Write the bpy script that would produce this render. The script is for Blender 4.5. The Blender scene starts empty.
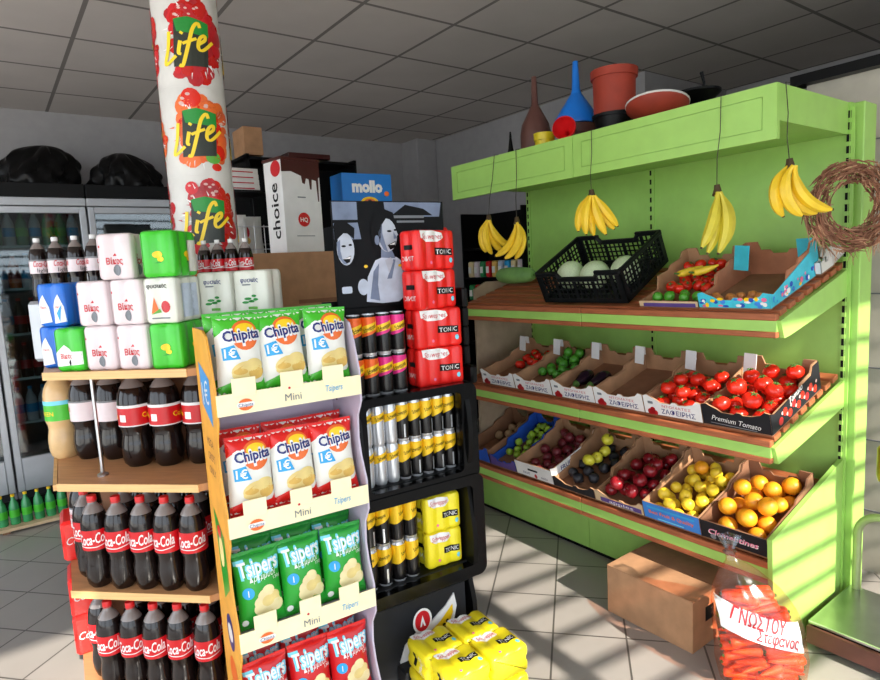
import bpy, bmesh, math, random
from math import sin, cos, pi, radians, sqrt, hypot, atan2
from mathutils import Vector, Matrix
from mathutils.geometry import tessellate_polygon

scene = bpy.context.scene
COL = scene.collection
rnd = random.Random(7)
T = Matrix.Translation
def Rx(d): return Matrix.Rotation(radians(d), 4, 'X')
def Ry(d): return Matrix.Rotation(radians(d), 4, 'Y')
def Rz(d): return Matrix.Rotation(radians(d), 4, 'Z')
def frame(x, y, z=0, rot=0): return T((x, y, z)) @ Rz(rot)

# ------------------------------------------------------------------ materials
MATS = {}
def lin(c):
    c = c / 255.0
    return c / 12.92 if c <= 0.04045 else ((c + 0.055) / 1.055) ** 2.4
def rgb(c): return (lin(c[0]), lin(c[1]), lin(c[2]), 1)
def M(name, c, rough=.5, metal=0, var=.06, scale=14, coat=0, stretch=None, bump=0):
    m = bpy.data.materials.new(name); m.use_nodes = True
    nt = m.node_tree; b = nt.nodes['Principled BSDF']
    b.inputs['Roughness'].default_value = rough; b.inputs['Metallic'].default_value = metal
    b.inputs['Coat Weight'].default_value = coat; b.inputs['Coat Roughness'].default_value = .08
    col = rgb(c); b.inputs['Base Color'].default_value = col
    if var:
        tc = nt.nodes.new('ShaderNodeTexCoord'); mp = nt.nodes.new('ShaderNodeMapping')
        n = nt.nodes.new('ShaderNodeTexNoise'); r = nt.nodes.new('ShaderNodeValToRGB')
        if stretch: mp.inputs['Scale'].default_value = stretch
        n.inputs['Scale'].default_value = scale; n.inputs['Detail'].default_value = 4
        lo = [max(0, v * (1 - var * 2.2)) for v in col[:3]]; hi = [min(1, v * (1 + var * 2.2)) for v in col[:3]]
        r.color_ramp.elements[0].position = .3; r.color_ramp.elements[1].position = .7
        r.color_ramp.elements[0].color = lo + [1]; r.color_ramp.elements[1].color = hi + [1]
        l = nt.links
        l.new(tc.outputs['Object'], mp.inputs[0]); l.new(mp.outputs[0], n.inputs[0])
        l.new(n.outputs['Fac'], r.inputs[0]); l.new(r.outputs[0], b.inputs['Base Color'])
        if bump:
            bp = nt.nodes.new('ShaderNodeBump'); bp.inputs['Strength'].default_value = bump; bp.inputs['Distance'].default_value = .004
            l.new(n.outputs['Fac'], bp.inputs['Height']); l.new(bp.outputs[0], b.inputs['Normal'])
    MATS[name] = m
    return m
def clear(name, tint, fac, rough=.03):
    m = bpy.data.materials.new(name); m.use_nodes = True; nt = m.node_tree
    nt.nodes.clear(); o = nt.nodes.new('ShaderNodeOutputMaterial'); mx = nt.nodes.new('ShaderNodeMixShader')
    tr = nt.nodes.new('ShaderNodeBsdfTransparent'); gl = nt.nodes.new('ShaderNodeBsdfGlossy')
    tr.inputs[0].default_value = rgb(tint); gl.inputs['Roughness'].default_value = rough
    mx.inputs[0].default_value = fac
    nt.links.new(tr.outputs[0], mx.inputs[1]); nt.links.new(gl.outputs[0], mx.inputs[2]); nt.links.new(mx.outputs[0], o.inputs[0])
    MATS[name] = m
P = [  # name, rgb, rough, metal, var
 ('white',(232,230,228),.45,0,.02), ('offwhite',(214,210,204),.5,0,.03), ('black',(9,9,10),.42,0,.05), ('gloss_black',(7,7,8),.2,0,.0),
 ('dark_grey',(36,37,40),.45,0,.04), ('grey',(120,120,122),.5,0,.04), ('steel',(190,192,195),.28,1,.03), ('silver_paint',(178,180,184),.35,.4,.02),
 ('green_paint',(160,206,100),.42,0,.02), ('green_dark',(92,166,60),.5,0,.03), ('slot_black',(8,10,8),.7,0,0),
 ('cardboard',(176,132,96),.8,0,.06), ('cardboard_dark',(140,98,70),.82,0,.06), ('cardboard_red',(172,112,80),.8,0,.06), ('cardboard_pale',(206,178,140),.8,0,.05),
 ('cola',(26,16,14),.13,0,.0), ('cola_neck',(128,118,114),.2,0,.0), ('red_cap',(214,26,30),.4,0,0), ('cola_red',(206,20,30),.35,0,.02),
 ('white_ink',(240,238,236),.4,0,0), ('black_ink',(20,20,22),.45,0,0), ('red_ink',(200,26,38),.4,0,0), ('blue_ink',(22,34,112),.4,0,0), ('sky_ink',(40,160,220),.4,0,0),
 ('cyan_ink',(120,214,236),.4,0,0), ('orange_ink',(236,110,40),.4,0,.03), ('yellow_ink',(250,206,24),.4,0,.02), ('green_ink',(30,140,50),.4,0,.03), ('grey_ink',(120,124,130),.5,0,0),
 ('bag_white',(236,234,226),.32,0,.02), ('bag_green',(70,186,44),.3,0,.03), ('bag_red',(222,30,24),.3,0,.03), ('bag_deepgreen',(38,160,48),.3,0,.03), ('bag_deepred',(206,24,30),.3,0,.03),
 ('chip',(238,190,96),.6,0,.12), ('chip_pale',(244,216,140),.6,0,.08), ('cream',(246,226,172),.55,0,.06),
 ('lip_cream',(252,238,196),.5,0,.02), ('stand_orange',(232,164,62),.5,0,.05), ('stand_inner',(200,188,206),.5,0,.02), ('stand_blue',(60,150,216),.45,0,.02),
 ('pack_white',(228,212,214),.3,0,.02), ('pack_green',(60,190,40),.28,0,.04), ('pack_blue',(22,106,206),.28,0,.03), ('pack_yellow',(248,228,40),.3,0,.03), ('pack_red',(236,34,30),.3,0,.03), ('pack_cream',(222,222,210),.32,0,.02),
 ('can_silver',(206,208,212),.25,.6,0), ('can_orange',(236,100,30),.3,.2,0), ('can_pink',(220,40,130),.3,.2,0), ('can_black',(22,20,20),.25,.2,0), ('can_yellow',(246,198,30),.3,.2,0),
 ('black_plastic',(20,22,24),.4,0,.05), ('bin_bag',(12,12,13),.28,0,.1),
 ('tomato',(222,42,24),.22,0,.05), ('tomato_dark',(196,30,24),.22,0,.05), ('calyx',(72,110,40),.6,0,.1), ('lemon',(246,208,52),.4,0,.05), ('orange_skin',(244,160,30),.42,0,.06),
 ('apple_red',(132,24,32),.25,0,.14), ('apple_yellow',(214,206,60),.3,0,.06), ('apple_green',(150,186,50),.3,0,.07), ('onion_red',(112,34,42),.35,0,.12), ('avocado',(34,34,40),.5,0,.1), ('potato',(176,142,104),.7,0,.1),
 ('lime',(72,146,40),.35,0,.08), ('melon',(214,230,190),.45,0,.05), ('marrow',(128,176,96),.45,0,.08), ('pepper_yellow',(228,190,50),.3,0,.05), ('aubergine',(34,20,34),.2,0,.05), ('onion_brown',(190,120,60),.45,0,.1),
 ('banana',(238,198,40),.42,0,.05), ('banana_greenish',(206,190,52),.42,0,.06), ('banana_tip',(70,52,26),.7,0,.05), ('carrot',(244,84,14),.45,0,.08), ('string',(60,56,46),.8,0,0),
 ('terracotta',(158,54,34),.65,0,.06), ('pot_brown',(96,56,46),.6,0,.06), ('funnel_blue',(20,120,220),.4,0,.02), ('funnel_yellow',(224,200,30),.4,0,.02), ('funnel_red',(222,30,34),.4,0,.02), ('bottle_brown',(98,62,54),.4,0,.04),
 ('wall_paint',(158,155,156),.85,0,.02), ('twig',(146,98,74),.85,0,.2), ('twig_pale',(186,140,108),.85,0,.2), ('chocolate',(70,26,22),.35,0,.05), ('mollo_blue',(20,120,206),.4,0,.02),
 ('crate_blue',(30,80,180),.6,0,.05), ('crate_sky',(56,130,214),.6,0,.05), ('crate_purple',(84,62,130),.6,0,.06), ('crate_teal',(60,190,210),.55,0,.08), ('crate_black',(34,34,38),.6,0,.05), ('pink_ink',(232,110,150),.45,0,.05),
 ('panel_beige',(196,188,172),.6,0,.03), ('tan_panel',(168,146,122),.7,0,.05), ('scale_green',(150,160,112),.4,.2,.05), ('brass',(190,150,60),.35,.8,.05), ('bottle_green',(60,150,90),.15,0,.05), ('juice',(214,176,124),.15,0,.06),
 ('photo_light',(196,206,222),.4,0,.08), ('photo_mid',(120,132,156),.4,0,.1), ('photo_dark',(9,10,13),.5,0,.05), ('photo_skin',(186,192,204),.4,0,.06),
 ('fruit_red',(180,26,34),.35,0,.14), ('fruit_orange',(226,96,40),.35,0,.12), ('fruit_green',(96,170,60),.4,0,.08), ('life_card',(44,48,40),.4,0,.05), ('life_yellow',(250,214,40),.4,0,.0), ('wire',(210,210,210),.35,.6,0),
 ('low_bounce_grey',(74,74,76),.85,0,.05), ('pavement',(206,202,194),.8,0,.05), ('blush',(220,180,172),.4,0,.05),
]
for n, c, r, me, v in P: M(n, c, r, me, v)
for n in ('black', 'gloss_black', 'dark_grey', 'photo_dark', 'black_plastic', 'black_ink', 'bin_bag', 'photo_mid', 'crate_black', 'slot_black'): MATS[n].node_tree.nodes['Principled BSDF'].inputs['Specular IOR Level'].default_value = .18
M('x_unused', (0,0,0), var=0); M('wood_edge', (222,178,118), .5, 0, .06, 6, stretch=(1,6,30))
M('board', (196,142,96), .45, 0, .05, 5, stretch=(2,12,2))
M('slat', (164,92,56), .55, 0, .10, 6, stretch=(2,24,24))
clear('glass', (190,204,206), .09)
clear('clear_plastic', (215,220,225), .2, .1)
def film(name, tint, haze, fac, rough):
    clear(name, tint, fac, rough); nt = MATS[name].node_tree; mx = [n for n in nt.nodes if n.type == 'MIX_SHADER'][0]; o = [n for n in nt.nodes if n.type == 'OUTPUT_MATERIAL'][0]
    d = nt.nodes.new('ShaderNodeBsdfDiffuse'); d.inputs[0].default_value = rgb(tint); m2 = nt.nodes.new('ShaderNodeMixShader'); m2.inputs[0].default_value = haze
    nt.links.new(mx.outputs[0], m2.inputs[1]); nt.links.new(d.outputs[0], m2.inputs[2]); nt.links.new(m2.outputs[0], o.inputs[0])
film('bag_film', (255,228,216), .02, .055, .16)
def tile_floor(name, base, joint, size, off, rot, gap, rough, var):
    m = bpy.data.materials.new(name); m.use_nodes = True; nt = m.node_tree; b = nt.nodes['Principled BSDF']; l = nt.links
    tc = nt.nodes.new('ShaderNodeTexCoord'); mp = nt.nodes.new('ShaderNodeMapping'); mp.vector_type = 'TEXTURE'
    mp.inputs['Location'].default_value = off; mp.inputs['Rotation'].default_value = (0, 0, radians(rot))
    br = nt.nodes.new('ShaderNodeTexBrick'); br.offset = 0; br.squash = 1
    br.inputs['Scale'].default_value = 1; br.inputs['Brick Width'].default_value = size; br.inputs['Row Height'].default_value = size
    br.inputs['Mortar Size'].default_value = gap; br.inputs['Mortar Smooth'].default_value = .1; br.inputs['Bias'].default_value = 0
    br.inputs['Color1'].default_value = rgb(base); br.inputs['Color2'].default_value = rgb([min(255, v * (1 + var)) for v in base]); br.inputs['Mortar'].default_value = rgb(joint)
    n = nt.nodes.new('ShaderNodeTexNoise'); n.inputs['Scale'].default_value = 3; n.inputs['Detail'].default_value = 6
    mr = nt.nodes.new('ShaderNodeMapRange'); mr.inputs[3].default_value = .88; mr.inputs[4].default_value = 1.1
    mx = nt.nodes.new('ShaderNodeMix'); mx.data_type = 'RGBA'; mx.blend_type = 'MULTIPLY'; mx.inputs[0].default_value = 1
    l.new(tc.outputs['Object'], mp.inputs[0]); l.new(mp.outputs[0], br.inputs[0]); l.new(tc.outputs['Object'], n.inputs[0])
    l.new(n.outputs[0], mr.inputs[0]); l.new(br.outputs['Color'], mx.inputs[6]); l.new(mr.outputs[0], mx.inputs[7])
    l.new(mx.outputs[2], b.inputs['Base Color']); b.inputs['Roughness'].default_value = rough
    MATS[name] = m
tile_floor('floor_tile', (158,152,146), (84,80,76), .295, (1.523, 1.49, 0), 41, .004, .28, .04)
tile_floor('ceiling_tile', (196,188,184), (124,118,115), .585, (1.72, 2.84, 0), 0, .012, .9, .03)

# ------------------------------------------------------------------ mesh builder
TEXT_CACHE = {}
def text_tris(s, shear=0, bold=0):
    """outline text as flat triangles; height of a capital = 1, origin at the middle"""
    k = (s, shear, bold)
    if k in TEXT_CACHE: return TEXT_CACHE[k]
    cu = bpy.data.curves.new('t', 'FONT'); cu.body = s; cu.size = 1.4; cu.shear = shear; cu.offset = bold; cu.resolution_u = 2
    o = bpy.data.objects.new('t', cu); COL.objects.link(o)
    dg = bpy.context.evaluated_depsgraph_get(); dg.update()
    me = bpy.data.meshes.new_from_object(o.evaluated_get(dg))
    me.calc_loop_triangles()
    v = [(p.co.x, p.co.y) for p in me.vertices]
    tr = [[v[i] for i in t.vertices] for t in me.loop_triangles]
    bpy.data.objects.remove(o); bpy.data.curves.remove(cu); bpy.data.meshes.remove(me)
    if v:
        x0 = min(p[0] for p in v); x1 = max(p[0] for p in v); y0 = 0; y1 = 1.0
        cx = (x0 + x1) / 2
        tr = [[(p[0] - cx, p[1] - .5) for p in t] for t in tr]
        w = x1 - x0
    else: w = 1
    TEXT_CACHE[k] = (tr, w)
    return TEXT_CACHE[k]

class MB:
    def __init__(s): s.v = []; s.f = []; s.m = []; s.names = []; s.sm = []
    def mi(s, mat):
        if mat not in s.names: s.names.append(mat)
        return s.names.index(mat)
    def add(s, vs, fs, mat, X=None, smooth=True):
        b = len(s.v); s.v += [tuple(X @ Vector(p)) if X is not None else tuple(p) for p in vs]
        for i, f in enumerate(fs):
            s.f.append(tuple(b + k for k in f)); s.m.append(s.mi(mat if isinstance(mat, str) else mat[i])); s.sm.append(smooth)
    def box(s, lo, hi, mat, X=None, c=0):
        (x0, y0, z0), (x1, y1, z1) = [min(a, b) for a, b in zip(lo, hi)], [max(a, b) for a, b in zip(lo, hi)]
        c = min(c, (x1 - x0) * .45, (y1 - y0) * .45, (z1 - z0) * .45)
        if c <= 0:
            vs = [(x, y, z) for z in (z0, z1) for y in (y0, y1) for x in (x0, x1)]
            s.add(vs, [(0,2,3,1),(4,5,7,6),(0,1,5,4),(2,6,7,3),(0,4,6,2),(1,3,7,5)], mat, X, False); return s
        vs = []; idx = {}
        for ix in (0, 1):
            for iy in (0, 1):
                for iz in (0, 1):
                    x, y, z = (x0, x1)[ix], (y0, y1)[iy], (z0, z1)[iz]; sx, sy, sz = (1, -1)[ix], (1, -1)[iy], (1, -1)[iz]
                    idx[ix, iy, iz] = len(vs)
                    vs += [(x, y + sy * c, z + sz * c), (x + sx * c, y, z + sz * c), (x + sx * c, y + sy * c, z)]
        I = lambda a, b, d, k: idx[a, b, d] + k
        fs = []
        for a in (0, 1):
            q = [(0,0),(0,1),(1,1),(1,0)]
            fs.append([I(a, b, d, 0) for b, d in q]); fs.append([I(b, a, d, 1) for b, d in q]); fs.append([I(b, d, a, 2) for b, d in q])
            for b in (0, 1):
                fs.append([I(a, b, 0, 0), I(a, b, 1, 0), I(a, b, 1, 1), I(a, b, 0, 1)])
                fs.append([I(a, 0, b, 0), I(a, 1, b, 0), I(a, 1, b, 2), I(a, 0, b, 2)])
                fs.append([I(0, a, b, 1), I(1, a, b, 1), I(1, a, b, 2), I(0, a, b, 2)])
                for d in (0, 1): fs.append([I(a, b, d, 0), I(a, b, d, 1), I(a, b, d, 2)])
        s.add(vs, fs, mat, X, False); return s
    def prism(s, poly, z0, z1, mat, X=None, side=None):
        n = len(poly); vs = [(p[0], p[1], z0) for p in poly] + [(p[0], p[1], z1) for p in poly]
        tr = tessellate_polygon([[Vector((p[0], p[1], 0)) for p in poly]])
        s.add(vs, [tuple(reversed(t)) for t in tr] + [tuple(i + n for i in t) for t in tr], mat, X, False)
        s.add(vs, [(i, (i + 1) % n, (i + 1) % n + n, i + n) for i in range(n)], side or mat, X, False); return s
    def lathe(s, prof, n, mat, X=None, lobes=0, amp=0):
        """prof: (r, z[, mat of the band above]); ends closed when r = 0"""
        vs = []; fs = []; ms = []
        for p in prof:
            for i in range(n):
                a = 2 * pi * i / n; r = p[0] * (1 + (amp * cos(lobes * a) if lobes else 0))
                vs.append((r * cos(a), r * sin(a), p[1]))
        for j in range(len(prof) - 1):
            mm = prof[j][2] if len(prof[j]) > 2 else mat
            for i in range(n):
                a, b = j * n + i, j * n + (i + 1) % n
                fs.append((a, b, b + n, a + n)); ms.append(mm)
        s.add(vs, fs, ms, X); return s
    def tube(s, pts, r, mat, n=8, X=None, caps=True):
        pts = [Vector(p) for p in pts]; k = len(pts); rs = r if isinstance(r, (list, tuple)) else [r] * k
        vs = []; fs = []; up = None
        for i, p in enumerate(pts):
            d = (pts[min(i + 1, k - 1)] - pts[max(i - 1, 0)]).normalized()
            if up is None: up = Vector((0, 0, 1)) if abs(d.z) < .9 else Vector((1, 0, 0))
            a = d.cross(up).normalized(); up = a.cross(d).normalized()
            for j in range(n):
                t = 2 * pi * j / n; vs.append(p + (a * cos(t) + up * sin(t)) * rs[i])
        for i in range(k - 1):
            for j in range(n):
                a, b = i * n + j, i * n + (j + 1) % n; fs.append((a, b, b + n, a + n))
        if caps: fs += [tuple(range(n - 1, -1, -1)), tuple(range((k - 1) * n, k * n))]
        s.add(vs, fs, mat, X); return s
    def bar(s, a, b, r, mat, X=None, n=6): return s.tube([a, b], r, mat, n, X)
    def ball(s, c, r, mat, n=12, X=None, sc=(1, 1, 1)):
        Y = (X if X is not None else Matrix()) @ T(c) @ Matrix.Diagonal((r * sc[0], r * sc[1], r * sc[2], 1))
        k = max(5, n // 2 + 1)
        return s.lathe([(sin(pi * i / k) if 0 < i < k else 1e-4, -cos(pi * i / k)) for i in range(k + 1)], n, mat, Y)
    def surf(s, fn, nu, nv, mat, X=None, closed=False):
        vs = [fn(i / nu, j / nv) for j in range(nv + 1) for i in range(nu + 1)]
        s.add(vs, [(j * (nu + 1) + i, j * (nu + 1) + i + 1, (j + 1) * (nu + 1) + i + 1, (j + 1) * (nu + 1) + i) for j in range(nv) for i in range(nu)], mat, X); return s
    def tris(s, tr, fn, mat, edge=.02):
        todo = list(tr); out = []
        while todo:
            t = todo.pop(); e = [hypot(t[i][0] - t[(i + 1) % 3][0], t[i][1] - t[(i + 1) % 3][1]) for i in range(3)]
            k = e.index(max(e))
            if e[k] <= edge or len(out) > 20000: out.append(t); continue
            a, b, c = t[k], t[(k + 1) % 3], t[(k + 2) % 3]; mid = ((a[0] + b[0]) / 2, (a[1] + b[1]) / 2)
            todo += [(a, mid, c), (mid, b, c)]
        vs = [fn(*p) for t in out for p in t]
        s.add(vs, [(3 * i, 3 * i + 1, 3 * i + 2) for i in range(len(out))], mat); return s
    def decal(s, poly, fn, mat, edge=.02):
        tr = tessellate_polygon([[Vector((p[0], p[1], 0)) for p in poly]])
        return s.tris([[tuple(poly[i]) for i in t] for t in tr], fn, mat, edge)
    def ribbon(s, pts, fn, mat, wd, edge=.01):
        q = [Vector(p) for p in pts]; k = len(q); sm = []
        for i in range(k - 1):
            p0, p1, p2, p3 = q[max(0, i - 1)], q[i], q[i + 1], q[min(k - 1, i + 2)]
            for j in range(6):
                t = j / 6; sm.append(.5 * (2 * p1 + (p2 - p0) * t + (2 * p0 - 5 * p1 + 4 * p2 - p3) * t * t + (3 * p1 - p0 - 3 * p2 + p3) * t ** 3))
        sm.append(q[-1]); L = []; R = []
        for i, p in enumerate(sm):
            d = (sm[min(i + 1, len(sm) - 1)] - sm[max(0, i - 1)]); d = d.normalized() if d.length else Vector((1, 0)); n = Vector((-d.y, d.x))
            ww = wd * (.65 + .35 * abs(d.y)) / 2; L.append(tuple(p + n * ww)); R.append(tuple(p - n * ww))
        tr = []
        for i in range(len(sm) - 1): tr += [(L[i], R[i], R[i + 1]), (L[i], R[i + 1], L[i + 1])]
        return s.tris(tr, fn, mat, edge)
    def text(s, string, fn, mat, size, at=(0, 0), shear=0, bold=0, width=None, edge=.02, rot=0):
        tr, w = text_tris(string, shear, bold)
        kx = size if width is None else width / w
        c, d = cos(radians(rot)), sin(radians(rot))
        def q(p):
            x, y = p[0] * kx, p[1] * size
            return (at[0] + c * x - d * y, at[1] + d * x + c * y)
        return s.tris([[q(p) for p in t] for t in tr], fn, mat, edge)
    def build(s, name, parent=None, X=None, smooth_angle=40):
        me = bpy.data.meshes.new(name); me.from_pydata(s.v, [], s.f)
        for n in s.names: me.materials.append(MATS[n])
        me.polygons.foreach_set('material_index', s.m); me.polygons.foreach_set('use_smooth', s.sm)
        me.update(); me.set_sharp_from_angle(angle=radians(smooth_angle))
        o = bpy.data.objects.new(name, me); COL.objects.link(o)
        if parent is not None: o.parent = parent
        if X is not None: o.matrix_basis = X
        return o

def ell(cx, cy, rx, ry, n=20, a0=0): return [(cx + rx * cos(2 * pi * i / n + a0), cy + ry * sin(2 * pi * i / n + a0)) for i in range(n)]
def rrect(x0, y0, x1, y1, r, n=4):
    o = []
    for cx, cy, a in ((x1 - r, y0 + r, -90), (x1 - r, y1 - r, 0), (x0 + r, y1 - r, 90), (x0 + r, y0 + r, 180)):
        for i in range(n + 1): t = radians(a + 90 * i / n); o.append((cx + r * cos(t), cy + r * sin(t)))
    return o
def flat(y): return lambda a, b: (a, y, b)                 # on a front face looking along +y
def cyl(R, off=.0004): return lambda a, b: ((R + off) * sin(a / R), -(R + off) * cos(a / R), b)

def tag(o, label, cat, group=None, kind=None):
    o['label'] = label; o['category'] = cat
    if group: o['group'] = group
    if kind: o['kind'] = kind
    return o
def thing(name, label, cat, X, group=None):
    o = bpy.data.objects.new(name, None); COL.objects.link(o); o.empty_display_size = .05; o.matrix_basis = X
    return tag(o, label, cat, group)
def struct(o): o['kind'] = 'structure'; return o
def dup(root, X, label, group=None):
    r = root.copy(); COL.objects.link(r); r.matrix_basis = X; r['label'] = label
    if group: r['group'] = group
    for ch in root.children:
        c = ch.copy(); COL.objects.link(c); c.parent = r
        for g in ch.children:
            d = g.copy(); COL.objects.link(d); d.parent = c
    return r
class Kind:
    """first place() makes the thing, later ones copy it"""
    def __init__(s, make): s.make = make; s.o = None
    def place(s, X, label, group=None):
        if s.o is None:
            s.o = s.make(); s.o.matrix_basis = X; s.o['label'] = label
            if group: s.o['group'] = group
            return s.o
        return dup(s.o, X, label, group)
ORD = ['first', 'second', 'third', 'fourth', 'fifth', 'sixth', 'seventh', 'eighth', 'ninth', 'tenth']

# ------------------------------------------------------------------ camera, light
PITCH, ROLL, YAW = .120726654, -.0529446145, .634443311
Fw = Vector((sin(YAW) * cos(PITCH), cos(YAW) * cos(PITCH), -sin(PITCH)))
Rt = Vector((cos(YAW), -sin(YAW), 0)); Up = Rt.cross(Fw)
R2 = Rt * cos(ROLL) + Up * sin(ROLL); U2 = Up * cos(ROLL) - Rt * sin(ROLL)
cd = bpy.data.cameras.new('camera'); cam = bpy.data.objects.new('camera', cd); COL.objects.link(cam)
cd.sensor_width = 36; cd.sensor_fit = 'HORIZONTAL'; cd.lens = 610.963 * 36 / 880; cd.clip_start = .05; cd.clip_end = 200
cam.matrix_world = Matrix(((R2.x, U2.x, -Fw.x, 0), (R2.y, U2.y, -Fw.y, 0), (R2.z, U2.z, -Fw.z, 1.55), (0, 0, 0, 1)))
scene.camera = cam

w = bpy.data.worlds.new('sky'); scene.world = w; w.use_nodes = True
bg = w.node_tree.nodes['Background']; bg.inputs[0].default_value = (.80, .90, 1.0, 1); bg.inputs[1].default_value = 4.3
SUN_YAW, SUN_EL = 4.5, 33
sd = Vector((sin(radians(SUN_YAW)) * cos(radians(SUN_EL)), cos(radians(SUN_YAW)) * cos(radians(SUN_EL)), -sin(radians(SUN_EL))))
sl = bpy.data.lights.new('sun', 'SUN'); sl.energy = 11; sl.angle = radians(.7); sl.color = (1, .93, .82)
so = bpy.data.objects.new('sun', sl); COL.objects.link(so); so.rotation_euler = (-sd).to_track_quat('Z', 'Y').to_euler()
so.location = (0, -6, 6)
vs = scene.view_settings; vs.view_transform = 'Standard'; vs.look = 'None'; vs.gamma = 1; vs.use_curve_mapping = False; vs.exposure = -.2

# ------------------------------------------------------------------ the room
FY = -1.25                                             # shop front
struct(MB().box((-3.2, FY - .1, -.1), (5.4, 5.9, 0), 'floor_tile').build('floor'))
struct(MB().box((-3.2, FY - .1, 2.9), (5.4, 5.9, 3.0), 'ceiling_tile').build('ceiling'))
struct(MB().box((-3.2, 5.75, 0), (4.2, 5.9, 2.9), 'wall_paint').build('wall_back'))
m = MB()  # wide unseen side openings, added to light the ceiling from the left
for lo, hi in (((-3.2, FY, 0), (-3.05, 5.75, .12)), ((-3.2, FY, 2.84), (-3.05, 5.75, 2.9)), ((-3.2, 4.6, .12), (-3.05, 5.75, 2.84)), ((-3.2, FY, .12), (-3.05, -.9, 2.84)), ((-3.16, 1.75, .12), (-3.09, 1.85, 2.84))): m.box(lo, hi, 'wall_paint')
struct(m.build('wall_left'))
struct(MB().box((4.1, 2.84, 0), (4.25, 5.75, 2.9), 'wall_paint').build('wall_right'))
struct(MB().box((4.25, 2.84, 0), (5.3, 2.99, 2.9), 'wall_paint').build('wall_recess'))
struct(MB().box((5.25, FY, 0), (5.4, 2.84, 2.9), 'wall_paint').build('wall_side'))
struct(MB().box((3.84, 5.45, 0), (4.1, 5.75, 2.9), 'wall_paint', c=.01).build('trim_1'))
# shop front behind the photographer: posts, light-blocking fascia, and a grille of level bars
g = MB()
for x, ww in ((-3.0, .12), (-.05, .10), (1.42, .08), (3.15, .12), (5.2, .12)): g.box((x - ww / 2, FY - .06, 0), (x + ww / 2, FY + .06, 2.9), 'silver_paint')
g.box((-.05, FY - .05, 2.12), (1.42, FY + .05, 2.9), 'silver_paint'); g.box((1.42, FY - .05, 2.78), (5.3, FY + .05, 2.9), 'silver_paint')  # unseen middle fascia, hung low to keep sun off the crisp bags
g.box((3.15, FY - .05, 0), (5.3, FY + .05, 2.9), 'wall_paint')  # blank right bay, added out of view to dim the ceiling there
struct(g.build('wall_front'))
g = MB()
for k in range(20):
    z = .10 + .137 * k
    if z < 2.1: g.bar((.02, FY + .16, z), (1.40, FY - .0, z), .017, 'dark_grey')
    g.bar((1.44, FY + .02, z), (3.1, FY - .2, z), .017, 'dark_grey')
struct(g.build('window_1'))
struct(MB().box((-40, -40, -.2), (.4, 40, -.14), 'pavement').build('ground'))  # unseen pale ground, widened to bounce sunlight up to the ceiling
struct(MB().box((.4, -40, -.2), (40, 40, -.15), 'low_bounce_grey').build('low_bounce_ground'))  # unseen dark ground, added to cut the bounce onto the right ceiling

# ------------------------------------------------------------------ green produce stand along the right
UX, UY, UL, UD = 2.2, 2.79, 1.77, .60
U = frame(UX, UY, 0, -90)                              # local x runs along the front, y into the depth
SLOPE = math.degrees(math.atan(.28))
unit = thing('produce_stand', 'tall lime green produce stand with three slanting slatted shelves and a canopy', 'display stand', U)
for x0, x1 in ((.0, .884), (.886, UL)):
    MB().box((x0, UD, .0), (x1, UD + .02, 2.08), 'green_paint').build('back_panel', unit)
for x in (.0, .885, UL + .01):
    m = MB(); m.box((x - .016, UD - .006, 0), (x + .016, UD + .0, 2.08), 'green_paint')
    k = 0
    while .06 + .045 * k < 2.06:
        for q in (-.006,): m.box((x + q - .003, UD - .0065, .06 + .045 * k), (x + q + .007, UD - .004, .085 + .045 * k), 'slot_black')
        k += 1
    m.build('perforated_upright', unit)
m = MB(); m.box((UL + .005, UD + .02, 0), (UL + .05, UD + .14, 2.10), 'green_paint', c=.004)
m.box((UL - .002, UD - .012, 0), (UL + .012, UD + .02, 2.10), 'green_paint')
k = 0
while .06 + .045 * k < 2.06:
    m.box((UL + .0115, UD - .008, .06 + .045 * k), (UL + .0128, UD + .012, .088 + .045 * k), 'slot_black'); m.box((UL + .0, UD - .0126, .06 + .045 * k), (UL + .010, UD - .0115, .088 + .045 * k), 'slot_black'); k += 1
m.build('end_post', unit)
def shelf(z, y0, tan_left):
    m = MB(); X = T((0, y0, z)) @ Rx(SLOPE)
    for k in range(8): m.box((.012, .03 + .073 * k, -.022), (UL - .002, .03 + .073 * k + .05, 0), 'slat', X, c=.002)
    for x in (.2, .87, 1.56): m.box((x, .02, -.034), (x + .03, .57, -.022), 'slat', X)
    s = m.build('slatted_shelf', unit)
    f = MB()
    for a, b in ((0, .884), (.887, UL)):
        f.box((a, y0 - .004, z - .026), (b, y0 + .022, z + .0), 'slat', c=.003); f.box((a, y0 - .002, z - .088), (b, y0 + .022, z - .066), 'slat', c=.003)
    f.build('wooden_rail', s)
    f = MB()
    for a, b in ((0, .884), (.887, UL)): f.box((a, y0 + .0, z - .066), (b, y0 + .016, z - .026), 'green_paint', c=.001)
    f.build('green_price_strip', s)
    for x in (UL, .0):
        b = MB()
        q = [(y0 + .03, z - .09), (y0 + .07, z - .085), (UD - .005, z + .02), (UD - .005, z + .13), (y0 + .0, z - .025)]
        b.prism([(p[0], p[1]) for p in q], 0, .014, 'green_paint', Matrix(((0, 0, 1, x), (1, 0, 0, 0), (0, 1, 0, 0), (0, 0, 0, 1))))
        b.build('shelf_bracket', s)
YZ = lambda x: Matrix(((0, 0, 1, x), (1, 0, 0, 0), (0, 1, 0, 0), (0, 0, 0, 1)))
shelf(1.320, .03, 0); shelf(.864, 0, 1); shelf(.402, 0, 1)
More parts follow.
